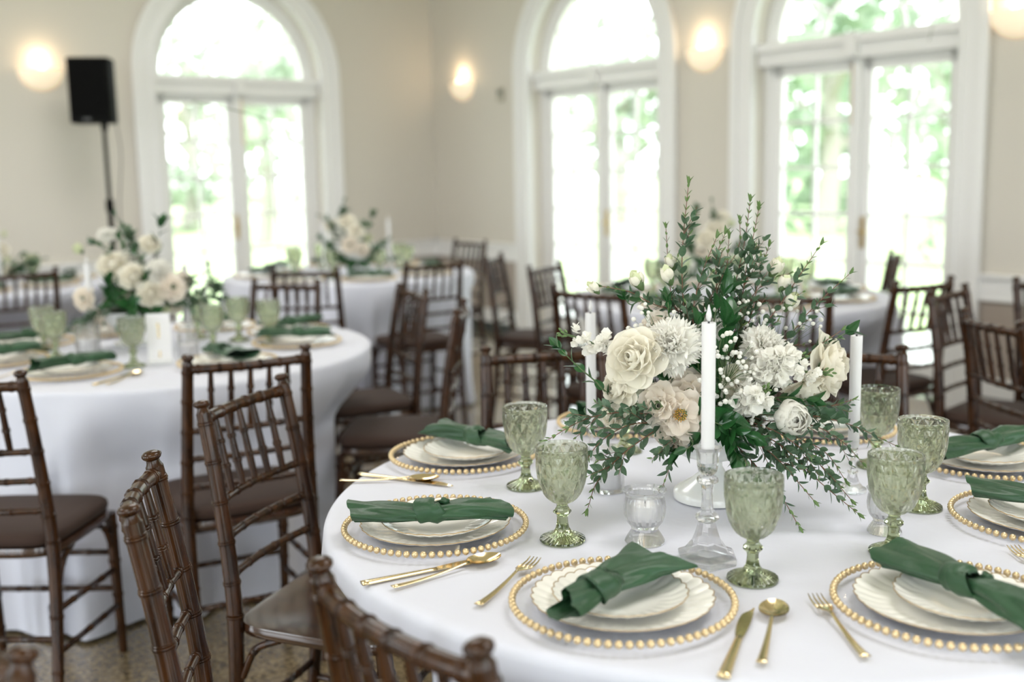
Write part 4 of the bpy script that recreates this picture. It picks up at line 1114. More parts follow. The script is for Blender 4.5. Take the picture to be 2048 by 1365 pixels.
def petal_frames(kind, seed, size=1.0):
    rs = random.Random(seed); n, t0, t1, r0, r1 = RECIPE[kind]; L = petal_set(kind); out = []
    for i in range(n):
        q = i / (n - 1)
        me = L[min(len(L) - 1, int(q * len(L) * 0.999))]
        phi = i * 2.39996 + rs.uniform(-0.15, 0.15)
        tilt = radians(lerp(t0, t1, q ** 0.9) + rs.uniform(-5, 5))
        r = lerp(r0, r1, q)
        # petal faces the axis (+Y inwards), leans outwards by tilt
        m4 = Matrix.Rotation(phi, 4, 'Z') @ Matrix.Translation((0, -r, -0.010 * q)) @ Matrix.Rotation(tilt, 4, 'X') @ Matrix.Scale(rs.uniform(0.92, 1.08), 4)
        out.append((me, Matrix.Scale(size, 4) @ m4))
    return out
_joined = {}
def joined_bloom(kind, seed):
    if (kind, seed) in _joined: return _joined[(kind, seed)]
    mb = MB()
    mt = None
    for me, m4 in petal_frames(kind, seed):
        mb.add([m4 @ v.co for v in me.vertices], [tuple(p.vertices) for p in me.polygons]); mt = mt or me.materials[0]
    if kind != 'bud': mt = petal_set(kind)[-1].materials[0]
    _joined[(kind, seed)] = mb.mesh('bloom', mt, recalc=False, angle=None); return _joined[(kind, seed)]
CALYX = MB().lathe([(0.0022, -0.016), (0.006, -0.010), (0.0095, -0.002), (0.0085, 0.003), (0.004, 0.004)], 10).mesh('calyx', M['stem'], angle=None)
_st = MB()
for k in range(34):
    a = k * 2.39996; r = 0.0016 + 0.0085 * sqrt(k / 34)
    _st.tube([(r * 0.4 * cos(a), r * 0.4 * sin(a), 0.0), (r * cos(a), r * sin(a), 0.0105 - 0.2 * r)], [0.0003, 0.0003], 3)
    _st.lathe([(0.0001, -0.0011), (0.0011, 0), (0.0001, 0.0011)], 5, mtx=Matrix.Translation((r * cos(a), r * sin(a), 0.011 - 0.2 * r)))
STAMENS = _st.mesh('stamens', M['stamen'], angle=None)
NAMES = {'rose': ('cream_rose', 'rose'), 'ranunculus': ('white_ranunculus', 'flower'), 'carnation': ('white_carnation', 'flower'), 'garden': ('open_garden_rose', 'rose'), 'bud': ('flower_bud', 'flower bud'), 'stock': ('stock_flower', 'flower')}
def bloom(kind, pos, face, size, label, group, root, seed=1, full=True, stem=True, hole=False):
    nm, cat = NAMES[kind]
    pos = Vector(pos); face = Vector(face).normalized()
    t = thing(nm, label, cat, (0, 0, 0), 0, group)
    t.matrix_local = basis(face, (0.3, 0.2, 1), pos, seed)
    if full:
        fr = petal_frames(kind, seed, size)
        if hole: fr = fr[5:]
        for me, m4 in fr: obj('petal', me, t, m4)
    else:
        obj('bloom', joined_bloom(kind, seed % 3), t, Matrix.Scale(size, 4))
    if hole: obj('stamens', STAMENS, t, Matrix.Scale(size, 4))
    obj('calyx', CALYX, t, Matrix.Scale(size, 4))
    if stem:
        a = pos - face * 0.014 * size; b_ = Vector(root)
        mid = a.lerp(b_, 0.5) - face * 0.02
        inv = t.matrix_local.inverted()
        pth = [inv @ p for p in catmull([a, mid, b_], 6)]
        MB().tube(pth, 0.0017, 6).build('stem', M['stem'], t)
    return t

def leaf_mesh(name, w, bend, fold, m_, tipp=1.0, n=6):
    pts = []
    for j in range(n + 1):
        v = j / n; wd = w * (sin(pi * min(1, v ** (0.85 * tipp))) ** 0.8 if 0 < v < 1 else 0.02)
        z = -bend * v * v
        for u in (-1, -0.5, 0, 0.5, 1): pts.append(Vector((wd * u, v, z + fold * abs(u) * wd)))
    return MB().grid(pts, 5, n + 1).mesh(name, M[m_], recalc=False, angle=None)
EUC = [leaf_mesh('leaf', 0.26, b_, 0.25, 'euc') for b_ in (0.02, 0.12, 0.22)]
EUC_Y = [leaf_mesh('leaf', 0.17, b_, 0.35, 'euc_light') for b_ in (0.05, 0.15)]
BIG = [leaf_mesh('leaf', 0.27, b_, 0.28, 'leaf', 0.9, 8) for b_ in (0.05, 0.20, 0.34)]
def leaf_at(me, parent, p, d, up, L, inv):
    """leaf rooted at p, growing along d, upper side towards up"""
    y = Vector(d).normalized(); z = Vector(up) - y * Vector(up).dot(y)
    if z.length < 1e-3: z = Vector((0.1, 0.2, 1)) - y * y.z
    z.normalize(); x = y.cross(z)
    m4 = Matrix.Translation(p) @ Matrix((x, y, z)).transposed().to_4x4() @ Matrix.Scale(L, 4)
    return obj('leaf', me, parent, inv @ m4)
def sprig(pts, L, label, group, seed=1, kind='euc', spacing=0.014, name=None, twigs=True, r0=0.0014, joined=False, cat='branch'):
    """a branch through pts with paired leaves; kind euc or big"""
    rs = random.Random(seed)
    pts = [Vector(p) for p in pts]
    path = catmull(pts, 6)
    t = thing(name or ('eucalyptus_branch' if kind == 'euc' else 'glossy_leaf_branch'), label, cat, tuple(path[0]), 0, group)
    inv = Matrix.Translation(-path[0])
    n = len(path); st = MB()
    st.tube([p - path[0] for p in path], [lerp(r0, r0 * 0.45, i / (n - 1)) for i in range(n)], 6)
    acc = [0.0]
    for a, b_ in zip(path, path[1:]): acc.append(acc[-1] + (b_ - a).length)
    tot = acc[-1]
    J = MB() if joined else None
    def put(me, p, d, up, ln):
        if joined:
            y = Vector(d).normalized(); z = Vector(up) - y * Vector(up).dot(y)
            if z.length < 1e-3: z = Vector((0.1, 0.2, 1)) - y * y.z
            z.normalize(); x = y.cross(z)
            m4 = inv @ Matrix.Translation(p) @ Matrix((x, y, z)).transposed().to_4x4() @ Matrix.Scale(ln, 4)
            J.add([m4 @ v.co for v in me.vertices], [tuple(q.vertices) for q in me.polygons])
        else: leaf_at(me, t, p, d, up, ln, inv)
    def walk(P, acc_, tot_, Lf, start, sp):
        s = start; k = 0; off = rs.uniform(0, pi)
        while s < tot_:
            i = max(j for j in range(len(acc_)) if acc_[j] <= s + 1e-9); i = min(i, len(P) - 2)
            f = (s - acc_[i]) / max(1e-9, acc_[i + 1] - acc_[i]); p = P[i].lerp(P[i + 1], f); d = (P[i + 1] - P[i]).normalized()
            q = s / tot_
            ln = Lf * (1.05 - 0.55 * q ** 2) * rs.uniform(0.8, 1.15)
            side = d.cross(Vector((0.2, -0.9, 0.35))).normalized(); oth = d.cross(side).normalized()
            a = off + k * (pi / 2 if kind == 'euc' else 2.4) * 0.9
            for sg in ((0, pi) if kind == 'euc' else (0,)):
                w_ = side * cos(a + sg) + oth * sin(a + sg)
                open_ = lerp(1.0, 0.45, q) * rs.uniform(0.75, 1.15)
                dd = (d * 0.75 + w_ * open_).normalized()
                up = (d - w_ * 0.5 + Vector((0, -0.25, 0.45))).normalized()
                young = q > 0.86 and kind == 'euc'
                put(rs.choice(EUC_Y if young else (EUC if kind == 'euc' else BIG)), p + w_ * 0.001, dd, up, ln * (0.7 if young else 1))
            s += sp * lerp(1.1, 0.6, q) * rs.uniform(0.85, 1.15); k += 1
    walk(path, acc, tot, L, tot * (0.28 if kind == 'euc' else 0.30), spacing)
    if twigs:
        for tw in range(int(tot / 0.055)):
            q = rs.uniform(0.3, 0.8); s = q * tot; i = max(j for j in range(n) if acc[j] <= s); i = min(i, n - 2); p = path[i]; d = (path[i + 1] - path[i]).normalized()
            side = d.cross(Vector((rs.uniform(-1, 1), rs.uniform(-1, 0), rs.uniform(-1, 1)))).normalized()
            ln = rs.uniform(0.035, 0.06)
            P = [p + d * ln * f + side * ln * 0.55 * f for f in (0, 0.35, 0.7, 1.0)]
            st.tube([v - path[0] for v in P], [r0 * 0.5, r0 * 0.4, r0 * 0.35, r0 * 0.3], 5)
            A = [0.0]
            for a, b_ in zip(P, P[1:]): A.append(A[-1] + (b_ - a).length)
            walk(P, A, A[-1], L * 0.8, A[-1] * 0.3, spacing * 0.85)
    # leaf bunch at the tip
    d = (path[-1] - path[-2]).normalized()
    for k in range(3):
        w_ = d.cross(Vector((cos(k * 2.1), sin(k * 2.1), 0.3))).normalized()
        put(rs.choice(EUC_Y if kind == 'euc' else BIG), path[-1], (d + w_ * 0.35), -w_ + Vector((0, 0, 0.3)), L * (0.6 if kind == 'euc' else 0.8))
    so = st.build('stem', M['stem_red'] if kind == 'euc' else M['stem'], t)
    if joined:
        lo = J.build('foliage', M['euc' if kind == 'euc' else 'leaf'], t, recalc=False, angle=None); lo['kind'] = 'stuff'
    return t
FLORET = None
def stock_spike(pts, label, group, n=14, seed=1, size=1.0, full=True, spread=0.016):
    """a spike of stock: florets all round a thick stem, green buds at the tip"""
    rs = random.Random(seed); path = catmull([Vector(p) for p in pts], 8)
    t = thing('stock_spike', label, 'flower', tuple(path[0]), 0, group); inv = Matrix.Translation(-path[0])
    MB().tube([p - path[0] for p in path], 0.0022, 6).build('stem', M['stem'], t)
    me = joined_bloom('stock', 1)
    N = len(path); J = MB()
    for k in range(n):
        q = 0.35 + 0.6 * (k + 0.5) / n; i = min(N - 2, int(q * (N - 1))); p = path[i]; d = (path[i + 1] - path[i]).normalized()
        side = d.cross(Vector((0.1, 0.3, 1))).normalized(); oth = d.cross(side); a = k * 2.39996
        w_ = side * cos(a) + oth * sin(a)
        if w_.y > 0.6: w_ = -w_
        s_ = size * rs.uniform(0.95, 1.35) * (1.0 if q < 0.8 else 0.7)
        obj('floret', me, t, inv @ basis(w_ + d * 0.2, (0.2, 0.1, 1), p + w_ * spread * size * rs.uniform(0.55, 1.0), rs.uniform(0, 6)) @ Matrix.Scale(s_, 4))
    bd = MB()
    for k in range(9):
        a = k * 2.4; d = (path[-1] - path[-2]).normalized(); side = d.cross(Vector((0.1, 0.3, 1))).normalized(); oth = d.cross(side)
        c = path[-1] + (side * cos(a) + oth * sin(a)) * 0.005 * size + d * (0.002 * k - 0.006)
        bd.lathe([(0.0003, -0.004), (0.0022, -0.001), (0.0018, 0.003), (0.0003, 0.005)], 7, mtx=basis(d + (side * cos(a) + oth * sin(a)) * 0.5, (0, 0, 1), c - path[0]))
    bd.build('tip_buds', M['euc_light'], t)
    return t
def babys_breath(centre, root, spread, label, group, n=26, seed=1, r=0.0042):
    rs = random.Random(seed); c = Vector(centre); b0 = Vector(root)
    t = thing('babys_breath_sprig', label, 'flower', tuple(b0), 0, group)
    st, fl = MB(), MB()
    hub = b0.lerp(c, 0.62) - b0
    st.tube(catmull([Vector((0, 0, 0)), hub * 0.55 + Vector((0, 0, 0.006)), hub], 4), 0.0009, 5)
    for k in range(n):
        d = Vector((rs.gauss(0, 1), rs.gauss(0, 0.55), rs.gauss(0, 1))); d = d / max(1.0, d.length * 0.75)
        p = c - b0 + Vector((d.x * spread[0], d.y * spread[1], d.z * spread[2]))
        m_ = hub.lerp(p, 0.55) + Vector((0, 0, 0.003))
        st.tube([hub, m_, p], [0.00045, 0.0004, 0.0003], 3)
        rr = r * rs.uniform(0.7, 1.15)
        ph = rs.uniform(0, 6)
        prof = [(max(1e-4, rr * sin(pi * j / 5)), -rr * cos(pi * j / 5)) for j in range(6)]
        fl.lathe(prof, 9, fn=lambda a, z, ph=ph: 1 + 0.24 * sin(4 * a + ph + z * 900), mtx=Matrix.Translation(p))
    st.build('stems', M['stem'], t)
    f = fl.build('florets', M['white_petal'], t, angle=None); f['kind'] = 'stuff'
    return t

# ------------------------------------------------------------------ the main arrangement
VX, VY = 0.368, 1.985
t = thing('compote_vase', 'white footed milk-glass vase under the large flower arrangement', 'vase', (VX, VY, ZC))
MB().lathe([(0.0005, 0.0), (0.067, 0.0), (0.0715, 0.002), (0.0720, 0.014), (0.0690, 0.018), (0.060, 0.024), (0.040, 0.036), (0.024, 0.050), (0.018, 0.062), (0.0175, 0.072), (0.0005, 0.072)], 64, fn=lambda a, z: 1 + (0.015 * abs(sin(12 * a)) if 0.018 < z < 0.055 else 0)).build('foot', M['milk'], t)
MB().lathe([(0.0005, 0.0725), (0.018, 0.0725), (0.030, 0.0760), (0.060, 0.086), (0.082, 0.104), (0.093, 0.128), (0.0965, 0.150), (0.0985, 0.153), (0.096, 0.154), (0.0925, 0.150), (0.089, 0.128), (0.078, 0.108), (0.055, 0.092), (0.0005, 0.084)], 64).build('bowl', M['milk'], t)
MB().lathe([(0.0005, 0.092), (0.050, 0.097), (0.076, 0.112), (0.086, 0.135), (0.088, 0.152), (0.078, 0.170), (0.055, 0.188), (0.025, 0.196), (0.0005, 0.198)], 40, fn=lambda a, z: 1 + 0.02 * sin(9 * a + z * 200)).build('shade_dark_foam', M['foam'], t)
ROOT = Vector((VX, VY, ZC + 0.172))
HUB = Vector((VX, VY, ZC + 0.20))
def P_(x, y, off=0.0):
    """arrangement point sighted at pixel x, y; off metres in front of (+) or behind (-) the vase axis"""
    return px(x, y, Y=VY - off)
def outward(p, tocam=0.6):
    return ((p - HUB).normalized() + (CAM - p).normalized() * tocam).normalized()
def rim_root(p, k=0.055):
    d = Vector((p.x - VX, p.y - VY, 0)); d = d.normalized() * min(k, d.length) if d.length > 1e-4 else d
    return Vector((VX, VY, ZC + 0.165)) + d
GM = 'flowers in the large arrangement on the main table'
for kind, x, y, off, size, label, sd, tc, hole in (
    ('rose', 1268, 716, 0.115, 1.28, 'large open cream rose left of the front candle', 1, 0.9, False),
    ('carnation', 1343, 688, 0.115, 1.30, 'ruffled white carnation directly left of the front candle', 2, 0.9, False),
    ('garden', 1362, 830, 0.125, 1.18, 'open blush rose with orange stamens beside the front candle', 3, 1.6, True),
    ('garden', 1318, 812, 0.115, 1.12, 'blush rose with closed heart, lower left of the candle', 4, 1.1, False),
    ('garden', 1378, 787, 0.095, 1.15, 'blush rose half behind the front candle', 5, 0.9, False),
    ('garden', 1348, 868, 0.110, 0.98, 'blush rose hanging lowest over the vase rim', 6, 0.7, False),
    ('ranunculus', 1579, 836, 0.120, 1.12, 'round white ranunculus at the lower right of the arrangement', 7, 1.3, False),
    ('rose', 1655, 735, 0.050, 1.50, 'large white rose turned to the right at the right end', 8, 0.2, False),
    ('rose', 1612, 772, 0.085, 1.02, 'white rose hanging downwards beside the round ranunculus', 9, 0.2, False),
    ('rose', 1236, 778, 0.100, 0.90, 'small cream rose turned left, below the large open rose', 10, 0.35, False),
    ('carnation', 1531, 690, 0.070, 1.05, 'white carnation at the upper right of the candle', 11, 0.5, False),
    ('garden', 1310, 655, 0.045, 1.00, 'blush rose half hidden behind the ruffled carnation', 12, 0.4, False),
    ('rose', 1225, 832, 0.060, 0.72, 'little white rose low at the left, under the small cream rose', 13, 0.3, False),
    ('rose', 1490, 770, 0.085, 1.00, 'cream rose behind the tiny white florets right of the candle', 14, 0.6, False),
    ('carnation', 1408, 660, 0.030, 0.9, 'white carnation just behind the candle flame', 15, 0.4, False),
    ('bud', 1277, 566, 0.020, 1.25, 'pale green bud highest at the left of the arrangement', 16, 0.1, False),
    ('bud', 1338, 556, 0.030, 1.15, 'tall cream bud left of the red-stemmed branch', 17, 0.1, False),
    ('bud', 1343, 528, 0.000, 0.95, 'small green bud at the top beside the red-stemmed branch', 18, 0.1, False),
    ('bud', 1190, 579, 0.010, 0.90, 'green bud on the farthest left twig', 19, 0.0, False),
    ('bud', 1578, 609, 0.020, 1.20, 'cream bud among the branches on the right', 20, 0.3, False),
    ('bud', 1566, 572, 0.000, 1.05, 'pale green bud on the upper right branches', 21, 0.3, False),
    ('bud', 1548, 540, -0.02, 1.30, 'greenish open bud behind the upper right branches', 22, 0.3, False)):
    p = P_(x, y, off); fdir = outward(p, tc)
    if kind == 'bud':
        size *= 0.82
        fdir = (Vector((p.x - VX, (p.y - VY) * 0.5, 0)) * 1.5 + Vector((0, 0, 0.35))).normalized()
    if (x, y) == (1612, 772): fdir = Vector((0.35, -0.45, -0.8))
    if (x, y) == (1655, 735): fdir = Vector((0.85, -0.48, 0.05))
    bloom(kind, p, fdir, size, label, GM, rim_root(p), seed=sd, hole=hole)
    if kind == 'bud': pass
for pts, n, label, sd, sz in (
    (((1400, 770, 0.03), (1290, 705, 0.06), (1200, 690, 0.055), (1128, 668, 0.04)), 16, 'long white stock spike reaching left past the pale candle', 1, 1.05),
    (((1440, 800, 0.05), (1500, 760, 0.09), (1560, 745, 0.11), (1655, 745, 0.115)), 22, 'white stock spike lying across the right side to the big rose', 2, 1.10),
    (((1440, 830, 0.05), (1475, 810, 0.10), (1510, 795, 0.13), (1530, 780, 0.14)), 20, 'dense cluster of white stock above the round ranunculus', 3, 1.15),
    (((1440, 790, 0.04), (1520, 740, 0.10), (1560, 715, 0.11), (1600, 712, 0.11)), 18, 'white stock spike right of the candle, upper row', 4, 1.05)):
    stock_spike([rim_root(P_(*pts[0]), 0.04)] + [P_(*p) for p in pts[1:]], label, GM, n=n, seed=sd, size=sz)
for (x, y, off), sp, n, label, sd in (
    ((1462, 722, 0.125), (0.034, 0.02, 0.036), 40, "tiny white baby's breath florets right of the front candle", 1),
    ((1445, 745, 0.13), (0.030, 0.02, 0.042), 26, "baby's breath florets hanging beside the lower candle", 2),
    ((1302, 640, 0.06), (0.036, 0.02, 0.022), 34, "baby's breath cluster above the large cream rose", 3),
    ((1528, 835, 0.13), (0.034, 0.02, 0.040), 26, "baby's breath florets left of the round ranunculus", 4),
    ((1475, 632, 0.03), (0.040, 0.02, 0.022), 26, "baby's breath florets at the foot of the tall branches", 5),
    ((1590, 655, 0.02), (0.045, 0.02, 0.030), 24, "baby's breath florets above the big right rose", 6),
    ((1380, 640, 0.04), (0.028, 0.02, 0.018), 16, "baby's breath florets left of the candle flame", 7)):
    p = P_(x, y, off); babys_breath(p, rim_root(p, 0.045), sp, label, GM, n=n, seed=sd)
GE = 'eucalyptus branches in the main arrangement'
UP = [  # pixel, pixel, ... with depth offsets
    ([(1371, 637, 0.03), (1364, 549, 0.02), (1367, 470, 0.01), (1377, 370, 0.0)], 'tallest red-stemmed eucalyptus branch, topping the arrangement', 0.024),
    ([(1385, 640, 0.04), (1392, 590, 0.04), (1408, 536, 0.03), (1432, 478, 0.02)], 'eucalyptus branch leaning right from the tallest one', 0.024),
    ([(1455, 632, 0.0), (1475, 549, 0.0), (1490, 480, -0.01), (1500, 405, -0.02)], 'second tallest eucalyptus branch, right of centre', 0.024),
    ([(1478, 640, 0.02), (1492, 540, 0.01), (1508, 466, 0.0), (1517, 420, 0.0)], 'eucalyptus branch just right of the second tallest', 0.024),
    ([(1438, 630, 0.01), (1432, 560, 0.01), (1434, 510, 0.01), (1449, 470, 0.0)], 'eucalyptus branch in the middle of the top', 0.024),
    ([(1500, 640, 0.02), (1520, 545, 0.0), (1537, 495, 0.0)], 'short eucalyptus branch at the right shoulder', 0.022),
    ([(1521, 660, 0.02), (1560, 610, 0.02), (1600, 550, 0.01), (1640, 492, 0.0)], 'eucalyptus branch reaching up to the right', 0.023),
    ([(1571, 680, 0.03), (1611, 632, 0.03), (1655, 588, 0.02), (1698, 549, 0.02)], 'eucalyptus branch with the farthest right tip', 0.021),
    ([(1462, 610, -0.03), (1455, 530, -0.04), (1458, 476, -0.05)], 'eucalyptus branch behind the middle ones', 0.023),
    ([(1345, 600, 0.0), (1336, 520, -0.01), (1332, 458, -0.02)], 'eucalyptus twig left of the tallest branch', 0.020),
    ([(1500, 600, -0.04), (1540, 560, -0.05), (1590, 545, -0.06)], 'eucalyptus branch at the back right', 0.022),
    ([(1420, 600, -0.04), (1475, 500, -0.06), (1480, 445, -0.07)], 'eucalyptus branch at the back, middle', 0.022),
    ([(1400, 640, 0.0), (1310, 610, 0.02), (1262, 585, 0.02), (1205, 573, 0.01)], 'leafy twig reaching left to the green bud', 0.020),
    ([(1600, 720, 0.05), (1640, 690, 0.05), (1682, 662, 0.05)], 'short twig above the big right rose', 0.018)]
for i, (pp, label, L_) in enumerate(UP):
    P = [P_(*p) for p in pp]
    sprig([rim_root(P[0], 0.05), ROOT.lerp(P[0], 0.6) + Vector((0, 0, 0.01))] + P, L_ * 1.28, label, GE, seed=20 + i, spacing=0.0205)
DOWN = [
    ([(1330, 830, 0.10), (1235, 826, 0.13), (1164, 842, 0.15), (1096, 880, 0.16)], 'eucalyptus branch drooping farthest left above the goblets', 0.024),
    ([(1325, 845, 0.10), (1260, 850, 0.13), (1200, 885, 0.16), (1158, 945, 0.18)], 'eucalyptus branch drooping towards the left goblet', 0.023),
    ([(1320, 855, 0.10), (1250, 905, 0.15), (1196, 962, 0.19), (1176, 1016, 0.20)], 'eucalyptus branch hanging down to the left of the votive', 0.024),
    ([(1352, 880, 0.11), (1342, 925, 0.13), (1324, 978, 0.14)], 'short eucalyptus branch hanging over the vase rim', 0.024),
    ([(1480, 850, 0.10), (1560, 890, 0.15), (1640, 965, 0.19), (1714, 1026, 0.21)], 'longest drooping branch at the right, its tip lowest', 0.024),
    ([(1490, 840, 0.10), (1560, 868, 0.14), (1640, 930, 0.17), (1700, 998, 0.19)], 'drooping branch above the longest one at the right', 0.023),
    ([(1475, 860, 0.11), (1540, 905, 0.16), (1590, 958, 0.19), (1626, 1000, 0.20)], 'drooping branch over the front goblet', 0.023),
    ([(1465, 880, 0.11), (1510, 930, 0.16), (1560, 990, 0.19), (1597, 1052, 0.20)], 'branch hanging down behind the front goblet', 0.022),
    ([(1520, 830, 0.06), (1610, 830, 0.08), (1700, 850, 0.08), (1792, 892, 0.07)], 'fine branch reaching right towards the right-hand goblets', 0.021),
    ([(1520, 840, 0.06), (1620, 850, 0.09), (1680, 880, 0.10), (1724, 925, 0.10)], 'branch drooping behind the right white candle', 0.021),
    ([(1520, 820, 0.04), (1600, 812, 0.05), (1660, 812, 0.05), (1706, 800, 0.04)], 'thin twig ending beside the right white candle', 0.018),
    ([(1500, 850, 0.08), (1580, 870, 0.11), (1650, 905, 0.13), (1690, 960, 0.14)], 'branch filling the right side under the ranunculus', 0.021)]
for i, (pp, label, L_) in enumerate(DOWN):
    P = [P_(*p) for p in pp]
    rr_ = rim_root(P[0], 0.06)
    sprig([rr_, rr_.lerp(P[0], 0.5) + Vector((0, 0, 0.012))] + P, L_ * 1.18, label, GE, seed=60 + i, spacing=0.0185, name='drooping_eucalyptus_branch')
GB = 'glossy dark leaf branches in the main arrangement'
BIGS = [
    ([(1240, 800, 0.09), (1185, 758, 0.10), (1150, 728, 0.10), (1122, 700, 0.10)], 'branch of dark glossy leaves pointing left across the pale candle', 0.040, 0.020),
    ([(1430, 760, 0.08), (1440, 690, 0.08), (1452, 650, 0.08)], 'dark glossy leaves right behind the front candle', 0.074, 0.024),
    ([(1425, 700, 0.05), (1430, 630, 0.05), (1448, 590, 0.04)], 'dark glossy leaves above the candle flame', 0.062, 0.022),
    ([(1440, 830, 0.12), (1460, 860, 0.15), (1470, 905, 0.16)], 'rosette of dark glossy leaves right of the candlestick', 0.060, 0.0105),
    ([(1420, 840, 0.12), (1440, 850, 0.15), (1490, 870, 0.16)], 'dark glossy leaves over the vase, right of the candle', 0.056, 0.011),
    ([(1380, 870, 0.12), (1385, 890, 0.13), (1360, 905, 0.13)], 'dark glossy leaves under the blush roses', 0.045, 0.014),
    ([(1395, 720, 0.08), (1390, 690, 0.10), (1396, 650, 0.09)], 'dark leaves between the carnation and the candle', 0.042, 0.02),
    ([(1600, 720, 0.03), (1650, 690, 0.03), (1690, 668, 0.03)], 'green glossy leaves behind the big right rose', 0.045, 0.03),
    ([(1540, 800, 0.09), (1575, 795, 0.11), (1612, 800, 0.11)], 'dark glossy leaves above the round ranunculus', 0.045, 0.02),
    ([(1300, 620, 0.01), (1262, 610, 0.01), (1252, 600, 0.01)], 'broad green leaves at the upper left', 0.040, 0.02),
    ([(1340, 640, 0.05), (1338, 620, 0.05), (1336, 605, 0.05)], 'green leaves under the tall cream bud', 0.038, 0.02)]
for i, (pp, label, L_, sp) in enumerate(BIGS):
    P = [P_(*p) for p in pp]
    sprig([rim_root(P[0], 0.05)] + P, L_, label, GB, seed=90 + i, kind='big', spacing=sp, twigs=False, r0=0.0018)
# dark greenery low between the blooms
for i in range(9):
    a = i * 2 * pi / 9 + 0.3
    d = Vector((cos(a), sin(a), 0)); b0 = Vector((VX, VY, ZC + 0.16)) + d * 0.055
    sprig([b0, b0 + d * 0.03 + Vector((0, 0, 0.03)), b0 + d * 0.055 + Vector((0, 0, 0.055))], 0.045, 'dark filler leaves low in the arrangement, between the blooms', 'dark filler leaves low in the main arrangement', seed=120 + i, kind='big', spacing=0.008, twigs=False)

# ------------------------------------------------------------------ the left table
def sett2(x, y, where, nap, p, q, gob=None, cutl=False):
    z = ZT + 0.03
    a, b_ = px(*p, z=z), px(*q, z=z)
    setting((x, y), atan2(y - T2.y, x - T2.x), where, 'left', False, nap, atan2(b_.y - a.y, b_.x - a.x), tbl='left', gob=gob, cutlery=cutl)
sett2(-1.385, 3.400, 'nearest the viewer at the front of the left table', 'C', (85, 735), (205, 718), (-1.566, 3.735), True)
sett2(-0.925, 3.530, 'behind the chair back, front right of left table', 'A', (395, 700), (495, 725), (-1.231, 3.535))
sett2(-0.775, 3.930, 'right end of left table, nearer of two', 'E', (545, 682), (690, 680), (-1.050, 3.830))
sett2(-0.860, 4.215, 'right end of left table, farther of two', 'B', (560, 655), (660, 640), (-0.878, 3.955))
sett2(-1.720, 3.640, 'left picture edge of left table, nearer of two', 'E', (0, 718), (75, 708), (-1.674, 3.900))
sett2(-1.775, 4.010, 'left picture edge of left table, farther of two', 'B', (0, 690), (78, 682))
sett2(-1.190, 4.385, 'far side of left table, right of its flowers', 'C', (400, 640), (470, 640), (-1.018, 4.070))
sett2(-1.600, 4.275, 'far side of left table, hidden by its flowers', 'A', (200, 640), (280, 640), (-1.19, 4.14))
candlestick('thin clear candlestick left of the flowers on the left table', 'tall white taper candle left of the flowers on the left table', -1.505, 3.915, hh=0.085, ch=0.235, style=1)
candlestick('thin clear candlestick right of the flowers on the left table', 'white taper candle in the middle of the left table, before the bright door', -1.190, 4.02, hh=0.085, ch=0.215, style=1)
cylinder_glass('wide pale glass cylinder left of the left table candle', -1.475, 3.790, r=0.042, h=0.11)
cylinder_glass('pale glass cylinder beside the table number on the left table', -1.100, 3.70, r=0.034, h=0.085)
# table number card in a clear stand
t = thing('table_card', 'white upright card with gold marks between the goblets of the left table', 'card', (-1.165, 3.60, ZC), radians(12))
MB().box((0, 0, 0.084), (0.076, 0.0022, 0.162)).build('card_panel', M['paper'], t, smooth=False)
MB().box((0, 0, 0.0035), (0.085, 0.035, 0.006)).build('card_foot', M['milk'], t, smooth=False)
g = MB(); g.box((0.0, -0.0020, 0.108), (0.006, 0.0010, 0.050)).box((-0.004, -0.0020, 0.130), (0.005, 0.0010, 0.005)).box((0.0, -0.0020, 0.030), (0.006, 0.0010, 0.022))
g.build('gold_marking', M['gold'], t, smooth=False)

def milk_vase(x, y, label, z=ZC, s=1.0):
    t = thing('footed_vase', label, 'vase', (x, y, z))
    MB().lathe([(0.0005, 0.0), (0.055, 0.0), (0.057, 0.010), (0.030, 0.022), (0.018, 0.035), (0.0005, 0.035)], 32).build('foot', M['milk'], t)
    MB().lathe([(0.0005, 0.0355), (0.02, 0.0355), (0.06, 0.055), (0.080, 0.085), (0.088, 0.115), (0.082, 0.115), (0.072, 0.085), (0.0005, 0.06)], 32).build('bowl', M['milk'], t)
    MB().lathe([(0.0005, 0.062), (0.070, 0.090), (0.072, 0.115), (0.04, 0.145), (0.0005, 0.15)], 20).build('shade_dark_foam', M['foam'], t)
    t.scale = (s,) * 3
def back_flowers(cx, cy, blooms, greens, bl_label, gr_label, group, seed, scale=1.0):
    """blooms: (pixel x, pixel y, depth offset, kind, size)"""
    root = Vector((cx, cy, ZC + 0.12 * scale))
    for i, (x, y, off, kind, size) in enumerate(blooms):
        p = px(x, y, Y=cy - off)
        f = ((p - root).normalized() + (CAM - p).normalized() * 0.8).normalized()
        d = Vector((p.x - cx, p.y - cy, 0)); d = d.normalized() * min(0.045, d.length) if d.length > 1e-4 else d
        bloom(kind, p, f, size, bl_label[i] if isinstance(bl_label, list) else bl_label, group, root + d, seed=i + seed, full=False)
    for i, (pp, L_, kind, sp) in enumerate(greens):
        P = [px(x, y, Y=cy - off) for x, y, off in pp]
        d = Vector((P[0].x - cx, P[0].y - cy, 0)); d = d.normalized() * min(0.04, d.length) if d.length > 1e-4 else d
        sprig([root + d] + P, L_, gr_label[i] if isinstance(gr_label, list) else gr_label, group + ', greenery', seed=200 + seed * 20 + i, kind=kind, spacing=sp, joined=True, twigs=(kind == 'euc'))
VX2, VY2 = -1.395, 4.00
milk_vase(VX2, VY2, 'white footed vase under the flowers of the left table', s=1.12)
